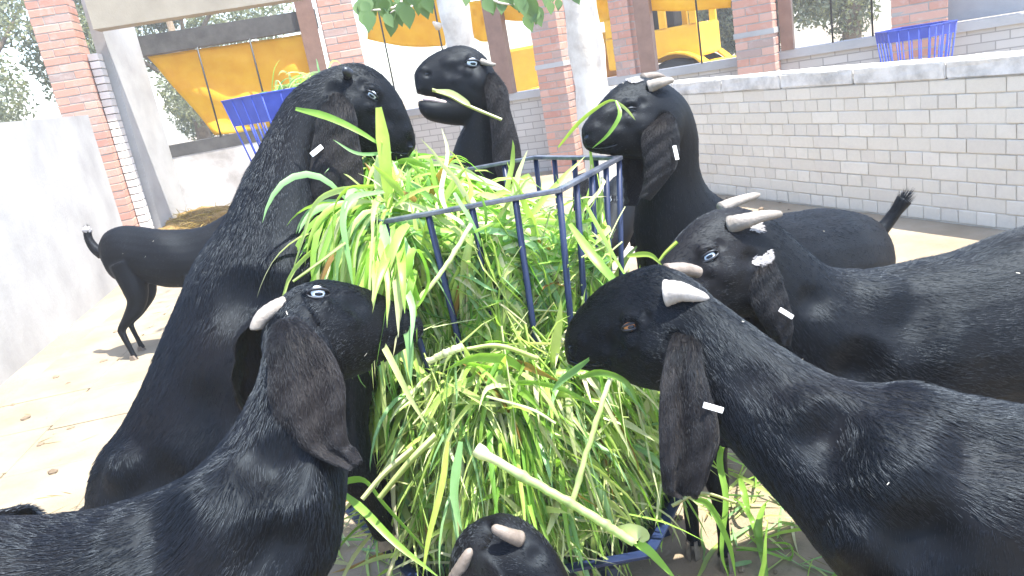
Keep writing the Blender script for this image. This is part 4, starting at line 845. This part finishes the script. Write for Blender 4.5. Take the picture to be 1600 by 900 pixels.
for i in range(1500):                               # loose top surface, highest at the left
    a = r4.uniform(0, 6.283); rr = hexr(a, 1.05)*.95*math.sqrt(r4.random()); x, y = rr*math.cos(a), rr*math.sin(a)
    d = np.array([r4.normal(), r4.normal(), r4.uniform(-.5, .45)]); P = strand([HC[0]+x, HC[1]+y, topz_(x, y)-r4.uniform(0, .06)], d, r4.uniform(.10, .28), 7, r4.uniform(4, 9), 2.5, r4)
    emit(clip_in(P) if x > -.17 else P, r4.uniform(.007, .022))
for i in range(2500):                               # spilling out through the lower bars
    a = th(); z = .30+.46*r4.beta(1.5, 1.3); rr = hexr(a, z)*r4.uniform(.86, 1.03); p = [HC[0]+rr*math.cos(a), HC[1]+rr*math.sin(a), z]
    ta = np.array([-math.sin(a), math.cos(a), 0]); d = np.array([math.cos(a), math.sin(a), r4.uniform(-.6, .6)])*r4.uniform(.3, 1.0)+ta*r4.normal()*1.1
    emit(strand(p, d, r4.uniform(.08, .30), 8, r4.uniform(2, 11), 2.6, r4), r4.uniform(.006, .021))
for i in range(1100):                               # matted clippings on a ledge at mid height and in the tray
    a = th(); k = r4.random(); z = r4.normal()*.05+.72 if k < .55 else r4.uniform(.28, .38); rr = r4.uniform(.29, .38) if k < .55 else r4.uniform(.25, .47)
    p = [HC[0]+rr*math.cos(a), HC[1]+rr*math.sin(a), z]; d = np.array([r4.normal(), r4.normal()*.7, r4.normal()*.4]); emit(strand(p, d, r4.uniform(.06, .22), 5, r4.uniform(1, 7), 2, r4), r4.uniform(.004, .012), PC[r4.choice([3, 4, 5, 6, 0, 4])]*r4.uniform(.8, 1.15))
for i in range(560):                                # overflowing the left corner of the rim
    a = math.radians(r4.uniform(158, 239)); p = [HC[0]+.34*math.cos(a), HC[1]+.34*math.sin(a), 1.10+r4.uniform(-.04, .06)]
    d = np.array([math.cos(a), math.sin(a), r4.uniform(.1, .8)])+r4.normal(size=3)*.3; emit(strand(p, d, r4.uniform(.16, .42), 9, r4.uniform(9, 18), 1.2, r4), r4.uniform(.007, .020))
for i in range(1300):                               # broad pale blades lying over the lower heap at all angles
    a = math.radians(-90+r4.normal()*60); z = .30+.45*r4.beta(1.3, 1.2); rr = hexr(a, z)+r4.uniform(.01, .07)+.05*(z < .5); p = [HC[0]+rr*math.cos(a), HC[1]+rr*math.sin(a), z]
    ta = np.array([-math.sin(a), math.cos(a), 0]); d = np.array([math.cos(a)*.25, math.sin(a)*.25, r4.normal()*.9-.3])+ta*r4.normal()*.8
    emit(strand(p, d, r4.uniform(.08, .24), 7, r4.uniform(1, 7), 1.6, r4), r4.uniform(.009, .025), PC[r4.choice([0, 2, 3, 3, 4, 4, 5, 5])]*r4.uniform(.9, 1.15), ref=np.array([math.cos(a), math.sin(a), .5])+r4.normal(size=3)*.5)
for i in range(230):                                # cut straw-coloured stems
    a = math.radians(-90+r4.normal()*60); z = .34+.60*r4.random(); rr = hexr(a, z)*(1 if z < .72 else .93)+r4.uniform(-.01, .06)*(z < .72); p = [HC[0]+rr*math.cos(a), HC[1]+rr*math.sin(a), z]
    ta = np.array([-math.sin(a), math.cos(a), 0]); d = np.array([math.cos(a)*.1, math.sin(a)*.1, r4.normal()*.7])+ta*r4.normal()
    emit(strand(p, d, r4.uniform(.06, .22), 4, 1, .5, r4), r4.uniform(.004, .008), PC[r4.choice([4, 5, 6, 5])], stem=True)
for i in range(150):                                # long stalks leaning on the front of the heap
    a = math.radians(-90+r4.normal()*45); z = r4.uniform(.60, .85); rr = hexr(a, z)+.02; p = [HC[0]+rr*math.cos(a), HC[1]+rr*math.sin(a), z]
    ta = np.array([-math.sin(a), math.cos(a), 0]); emit(strand(p, np.array([math.cos(a)*.6, math.sin(a)*.6, -1])+ta*r4.normal()*.8, r4.uniform(.18, .42), 8, 2.0, .6, r4), r4.uniform(.005, .009), PC[r4.choice([4, 5, 3])], stem=True)
for i in range(620):                                # blades that show largest: parts of their own
    left = i % 6 == 0; a = math.radians(r4.uniform(165, 236)) if left else math.radians(-90+r4.normal()*52); z = r4.uniform(.8, 1.14) if left else .34+.46*r4.beta(1.4, 1.2)
    rr = hexr(a, z)+r4.uniform(.0, .05); p = [HC[0]+rr*math.cos(a), HC[1]+rr*math.sin(a), z]
    ta = np.array([-math.sin(a), math.cos(a), 0]); d = np.array([math.cos(a)*.7, math.sin(a)*.7, r4.uniform(-.8, .7)])+ta*r4.normal()*.9
    P = strand(p, d, r4.uniform(.14, .38), 9, r4.uniform(4, 12), 1.3, r4)
    if i < 205: emit(P, r4.uniform(.012, .024), near=1)
    else: emit(P, r4.uniform(.007, .015))
# hand-placed blades and stalks (pixel, pixel, depth) -> width, colour, stem
GR, YG, BG, PA, ST = (.28, .50, .09), (.46, .58, .12), (.28, .50, .22), (.62, .68, .33), (.72, .71, .46)
HERO = [([(592, 168, 1.78), (600, 230, 1.78), (606, 300, 1.80), (610, 350, 1.82)], .030, YG, 0), ([(462, 170, 1.80), (510, 182, 1.79), (560, 205, 1.79), (612, 238, 1.80)], .016, GR, 0), ([(612, 238, 1.80), (560, 240, 1.8), (520, 218, 1.8)], .008, BG, 0),
        
        ([(570, 292, 1.72), (525, 298, 1.66), (490, 320, 1.62), (470, 380, 1.60), (452, 440, 1.60)], .014, PA, 0), ([(585, 290, 1.72), (540, 296, 1.66), (520, 330, 1.62), (522, 400, 1.60), (524, 450, 1.60)], .016, YG, 0), ([(600, 300, 1.7), (550, 310, 1.64), (535, 345, 1.61), (545, 410, 1.6), (552, 455, 1.6)], .016, BG, 0),
        ([(525, 335, 1.62), (510, 380, 1.6), (495, 420, 1.58), (480, 452, 1.58)], .011, GR, 0), ([(540, 380, 1.6), (500, 410, 1.58), (458, 440, 1.57)], .012, PA, 1), ([(520, 460, 1.50), (540, 530, 1.44), (560, 590, 1.42), (572, 606, 1.42)], .013, BG, 0),
        ([(580, 505, 1.44), (610, 560, 1.42), (640, 620, 1.42), (670, 670, 1.43)], .012, PA, 0), ([(632, 500, 1.46), (640, 540, 1.45), (642, 600, 1.45)], .016, BG, 0), ([(600, 350, 1.62), (590, 420, 1.58), (580, 470, 1.56), (585, 535, 1.55)], .02, BG, 0), ([(628, 370, 1.60), (636, 410, 1.57), (615, 450, 1.56), (600, 470, 1.55)], .026, BG, 0), ([(598, 352, 1.62), (604, 390, 1.57), (628, 425, 1.55), (640, 455, 1.56)], .026, BG, 0),
        ([(655, 470, 1.5), (640, 420, 1.48), (650, 390, 1.5), (668, 440, 1.52), (640, 490, 1.5), (590, 500, 1.48)], .018, GR, 0), ([(676, 140, 2.53), (700, 148, 2.51), (730, 164, 2.50), (755, 175, 2.50), (784, 187, 2.50)], .013, ST, 1), ([(682, 142, 2.52), (706, 147, 2.50), (728, 160, 2.49), (736, 166, 2.49)], .022, PA, 0),
        ([(872, 230, 2.0), (905, 190, 1.98), (945, 160, 1.98), (965, 157, 2.0)], .012, YG, 0), ([(962, 157, 1.99), (968, 180, 1.97), (950, 210, 1.97), (925, 232, 1.98)], .011, GR, 0), ([(963, 158, 1.99), (980, 172, 1.99), (993, 188, 2.0)], .008, PA, 0),
        ([(533, 768, 1.55), (570, 800, 1.5), (620, 850, 1.46), (690, 905, 1.44)], .016, GR, 0), ([(532, 762, 1.55), (545, 750, 1.54), (572, 750, 1.52), (600, 785, 1.5), (640, 830, 1.48), (685, 880, 1.46)], .016, GR, 0), ([(700, 690, 1.5), (690, 760, 1.48), (670, 840, 1.46), (660, 905, 1.45)], .012, YG, 0),
        ([(645, 700, 1.5), (600, 740, 1.48), (566, 780, 1.47)], .012, ST, 1), ([(680, 680, 1.5), (640, 720, 1.47), (592, 778, 1.46)], .016, PA, 1), ([(720, 690, 1.5), (710, 770, 1.49), (722, 830, 1.48)], .018, BG, 0), ([(890, 350, 1.75), (925, 400, 1.68), (960, 440, 1.66), (990, 480, 1.66)], .022, GR, 0), ([(910, 310, 1.85), (940, 370, 1.78), (975, 430, 1.72), (1000, 455, 1.70)], .02, GR, 0),
        ([(980, 400, 1.76), (1015, 398, 1.72), (1035, 415, 1.70)], .012, YG, 0), ([(1058, 378, 1.66), (1040, 395, 1.66), (1030, 408, 1.66)], .008, YG, 1), ([(905, 590, 1.55), (940, 582, 1.52), (980, 598, 1.5), (1000, 640, 1.5)], .014, GR, 0), ([(920, 560, 1.55), (880, 590, 1.52), (862, 612, 1.51)], .02, BG, 0),
        ([(840, 560, 1.56), (780, 540, 1.5), (730, 545, 1.5)], .01, PA, 1), ([(760, 620, 1.5), (830, 640, 1.46), (868, 662, 1.45)], .008, ST, 1), ([(700, 335, 1.7), (690, 300, 1.74), (700, 240, 1.8), (690, 200, 1.85)], .012, ST, 0), ([(705, 330, 1.72), (735, 300, 1.76), (715, 250, 1.82), (698, 232, 1.84)], .016, YG, 0),
        ([(1135, 680, 1.7), (1125, 720, 1.66), (1135, 780, 1.62), (1128, 860, 1.6), (1140, 905, 1.6)], .014, GR, 0), ([(1085, 780, 1.62), (1110, 790, 1.6), (1140, 850, 1.58), (1150, 905, 1.58)], .016, GR, 0), ([(1050, 790, 1.6), (1095, 770, 1.58), (1150, 785, 1.6)], .008, ST, 1), ([(985, 845, 1.42), (1010, 860, 1.41), (1035, 885, 1.41), (1060, 910, 1.41)], .022, GR, 0), ([(960, 830, 1.42), (1000, 835, 1.41), (1005, 848, 1.41)], .035, PA, 0)]
for pts, wd, col, st in HERO:
    P = catmull([at(*p) for p in pts], 4 if len(pts) > 3 else 6); ref = -VIEW+r4.normal(size=3)*.35; emit(P, wd, np.array(col)*r4.uniform(.92, 1.08), bool(st), near=1, ref=ref, twist=.5)
for i in range(46):                                 # tangle hanging before the left goats' faces
    x0, y0 = r4.uniform(572, 655), r4.uniform(345, 430); x1, y1 = x0+r4.uniform(-70, 25), r4.uniform(470, 610); d0 = r4.uniform(1.52, 1.60); d1 = r4.uniform(1.40, 1.47)
    P = catmull([at(x0, y0, d0+.03), at(x0+(x1-x0)*.25, y0+20, d0-.05), at(x0*.4+x1*.6+r4.uniform(-12, 12), (y0+y1)/2, d1+.03), at(x1, y1, d1)], 4); emit(P, r4.uniform(.009, .022), near=1, ref=-VIEW+r4.normal(size=3)*.5, twist=.9)
for i in range(60):                                 # upright tuft by the rearing goat's muzzle
    x0, y0, d0 = r4.uniform(570, 700), r4.uniform(305, 345), r4.uniform(1.78, 2.0); P = strand(at(x0, y0, d0), np.array([r4.normal()*.5-.1, r4.normal()*.5, 1.0]), r4.uniform(.06, .15), 8, r4.uniform(2, 8), 1.5, r4); emit(P, r4.uniform(.009, .020))
def stalk(pts, r0, r1, col, nodes, bulb=False):
    P = catmull([at(*p) for p in pts], 12); n = len(P); R = np.linspace(r0, r1, n); t_ = np.linspace(0, 1, n)
    for k in nodes: R *= 1+.38*np.exp(-((t_-k)/.018)**2)
    if bulb: R *= 1+.75*np.exp(-((t_-.015)/.03)**2)
    P = P+r4.normal(size=P.shape)*.0007; V, F = tube_geo(P, R, 10); o = mesh_obj('grass_stalk', V, F, M['blade'], HEAP, True)
    c = np.array(col)*(1-.0*t_[:, None]); c = c+np.exp(-(t_[:, None]/.16)**2)*(np.array([.72, .70, .58])-c)
    for k in nodes: c = c*(1-.35*np.exp(-((t_[:, None]-k)/.012)**2))
    tint(o.data, np.repeat(c, 10, axis=0))
stalk([(744, 702, 1.46), (850, 763, 1.43), (925, 806, 1.41), (990, 848, 1.40)], .0085, .0075, (.56, .66, .34), (.22, .50, .78), True)
stalk([(736, 350, 1.60), (690, 425, 1.57), (618, 510, 1.54)], .0048, .0042, (.70, .72, .46), (.3, .7))
stalk([(955, 588, 1.52), (925, 680, 1.49), (890, 800, 1.47)], .0052, .0056, (.60, .70, .34), (.4, .8))
stalk([(668, 566, 1.47), (695, 552, 1.46), (724, 541, 1.46)], .006, .0075, (.74, .74, .56), (.5,), True)
for V, F, col, _ in own:
    o = mesh_obj('grass_blade', V, F, M['blade'], HEAP, True); tint(o.data, [col]*len(V))
o = stuff.build('cut_grass', HEAP); o['kind'] = 'stuff'
# fodder on the far feeder
t = Bundle()
for i in range(260):
    a = r4.uniform(0, 6.283); rr = .30*math.sqrt(r4.random()); p = [QL[0]+rr*math.cos(a)+.10, QL[1]+rr*math.sin(a), QL[2]+.06+.16*(1-rr/.30)*r4.random()]; d = np.array([r4.normal(), r4.normal(), r4.uniform(.2, 1)])
    t.add(*ribbon(strand(p, d, r4.uniform(.12, .34), 7, 9, 2, r4), r4.uniform(.012, .024), r4), pick())
o = t.build('fodder_bundle'); tag(o, 'small bundle of green grass on the faded blue feeder', 'fodder')
# spilled blades on the ground
t = Bundle()
for i in range(520):
    a = r4.uniform(0, 6.283); rr = .42+abs(r4.normal())*.38; x, y = HC[0]+rr*math.cos(a)+.05, HC[1]+rr*math.sin(a); P = strand([x, y, .012], [r4.normal(), r4.normal(), r4.uniform(0, .35)], r4.uniform(.08, .3), 6, 2.5, 2, r4); P[:, 2] = np.maximum(P[:, 2], .006)
    t.add(*ribbon(P, r4.uniform(.006, .016), r4), pick())
o = t.build('spilled_grass'); tag(o, 'loose grass blades spilled on the ground round the feeder', 'grass', kind='stuff')
bm = bmesh.new()
for i in range(900):                                # droppings and grit on the yard floor
    x, y = r4.uniform(-3.0, 2.2), r4.uniform(1.2, 7); sc = r4.uniform(.004, .011)*(1 if r4.random() < .9 else 2.2); m4 = Matrix.Translation((x, y, sc*.5)) @ Matrix.Rotation(r4.uniform(0, 6), 4, 'Z') @ Matrix.Diagonal((sc*1.4, sc, sc*.8, 1)); bmesh.ops.create_icosphere(bm, subdivisions=1, radius=1, matrix=m4)
tag(bm_obj('yard_litter', bm, M['bark_dark']), 'small dark droppings and grit scattered over the yard floor', 'litter', kind='stuff')
t = Bundle()
for i in range(420):
    x, y = r4.uniform(-3.0, 2.2), r4.uniform(1.2, 6.5); P = strand([x, y, .012], [r4.normal(), r4.normal(), .05], r4.uniform(.03, .14), 4, .5, 2, r4); P[:, 2] = .012; t.add(*ribbon(P, r4.uniform(.002, .006), r4, ref=(0, 0, 1)), np.array([.34, .26, .12])*r4.uniform(.5, 1.1))
o = t.build('loose_chaff'); tag(o, 'dry straw bits scattered over the yard floor', 'straw', kind='stuff')
t = Bundle()
for k, pts in enumerate([[(1198, 905), (1190, 860), (1178, 820), (1160, 790), (1140, 775)], [(1190, 862), (1186, 820), (1195, 790), (1205, 780)], [(1150, 855), (1190, 862), (1235, 875), (1235, 850), (1200, 848)], [(1120, 705), (1150, 722), (1178, 738), (1180, 765)], [(1215, 815), (1240, 822), (1260, 826)], [(1170, 800), (1160, 760), (1155, 745)]]):
    P = catmull([atz(x, y, .02+.05*(i % 2)) for i, (x, y) in enumerate(pts)], 5); V, F = ribbon(P, .020, r4, ref=(0, 0, 1)); o = mesh_obj('grass_stalk', V, F, M['blade'], None, True); tint(o.data, [np.array(GR)*r4.uniform(.8, 1.1)]*len(V))
    tag(o, ['forked green grass stalk lying on bare earth by the right goat', 'upright leaf of grass beside the forked stalk', 'bent green blade lying across the forked stalk', 'green blade reaching from under the long ear', 'short pale blade near the right goat\'s chest', 'small broken blade above the forked stalk'][k], 'grass')
t = Bundle(); hq = WP(300, 300)[:2]+fn*.55
for i in range(1500):
    a, k = r4.uniform(0, 6.283), math.sqrt(r4.random()); lx, ly = 1.2*k*math.cos(a), .45*k*math.sin(a); z = .27*math.sqrt(max(0, 1-k*k))*r4.uniform(.9, 1.08)+.01
    P = strand([hq[0]+fu[0]*lx-fn[0]*ly, hq[1]+fu[1]*lx-fn[1]*ly, z], np.array([r4.normal(), r4.normal(), r4.normal()*.3]), r4.uniform(.08, .22), 4, 3, 2, r4); t.add(*ribbon(P, r4.uniform(.005, .012), r4), np.array([.42, .29, .09])*r4.uniform(.6, 1.3))
HS = t.build('loose_straw', straw_heap); HS['kind'] = 'stuff'
# ================================================================== yellow machine behind the shed
q = pz(985, 13.5, 0); mu = bu; mv = np.array([-mu[1], mu[0]]); mc = thing('loader', (q[0], q[1], 0), 'yellow loader machine parked behind the long shed', 'vehicle')
def mp(u, v, z): return (q[0]+mu[0]*u+mv[0]*v, q[1]+mu[1]*u+mv[1]*v, z)
ub, vb = (*mu, 0), (*mv, 0)
box('bonnet', mp(-1.0, 0, 1.25), 1.7, 1.0, .75, M['yellow'], mc, ub, vb, .05); box('chassis', mp(0, 0, .75), 3.6, .8, .3, M['yellow'], mc, ub, vb, .03)
box('cab_floor', mp(.75, 0, 1.25), 1.5, 1.4, .5, M['yellow'], mc, ub, vb, .04); box('cab_roof', mp(.75, 0, 2.75), 1.65, 1.5, .12, M['yellow'], mc, ub, vb, .03)
for u_ in (.08, .95, 1.42):
    for v_ in (-.66, .66): box('cab_post', mp(u_, v_, 2.1), .1, .1, 1.2, M['yellow'], mc, ub, vb)
box('seat', mp(.8, 0, 1.8), .45, .5, .6, M['rubber'], mc, ub, vb, .05)
tube('exhaust', [mp(-1.2, -.2, 1.6), mp(-1.2, -.2, 2.3)], .04, M['black_metal'], mc, 8)
for u_, R_ in ((-1.3, .42), (1.1, .52)):
    for v_ in (-.75, .75):
        a = np.array(mp(u_, v_-.16, R_)); b = np.array(mp(u_, v_+.16, R_)); wh = sub(tube('wheel', [a, a*.9+b*.1, a*.1+b*.9, b], [R_*.9, R_, R_, R_*.9], M['rubber'], mc, 28)); tube('rim', [a+(a-b)*.03, b+(b-a)*.03], R_*.5, M['yellow'], wh, 20)
        P = [mp(u_+(R_+.1)*math.cos(x), v_, R_+(R_+.1)*math.sin(x)) for x in np.linspace(.2, 2.94, 12)]; bm = bmesh.new(); vs = []
        for p_ in P: vs.append([bm.verts.new((p_[0]+mv[0]*s_*.2, p_[1]+mv[1]*s_*.2, p_[2])) for s_ in (-1, 1)])
        for i in range(11): bm.faces.new((vs[i][0], vs[i][1], vs[i+1][1], vs[i+1][0]))
        o = bm_obj('mudguard', bm, M['yellow'], mc); md = o.modifiers.new('t', 'SOLIDIFY'); md.thickness = .03
# ================================================================== thin haze volume added to imitate washed-out glare
hz = box('haze', (0, 10, 5), 124, 126, 12.4, M['rubber']); hz.data.materials.clear(); hm, n, l, b = mat('glare_haze'); n.remove(b)
v = n.new('ShaderNodeVolumePrincipled'); v.inputs['Color'].default_value = (.97, .98, 1, 1); v.inputs['Density'].default_value = .005; v.inputs['Anisotropy'].default_value = .2
l.new(v.outputs[0], n['Material Output'].inputs['Volume']); hz.data.materials.append(hm); tag(hz, 'thin pale haze added over the courtyard to imitate glare', 'haze', kind='stuff')
for o in bpy.data.objects:
    if '_loc' in o: del o['_loc']
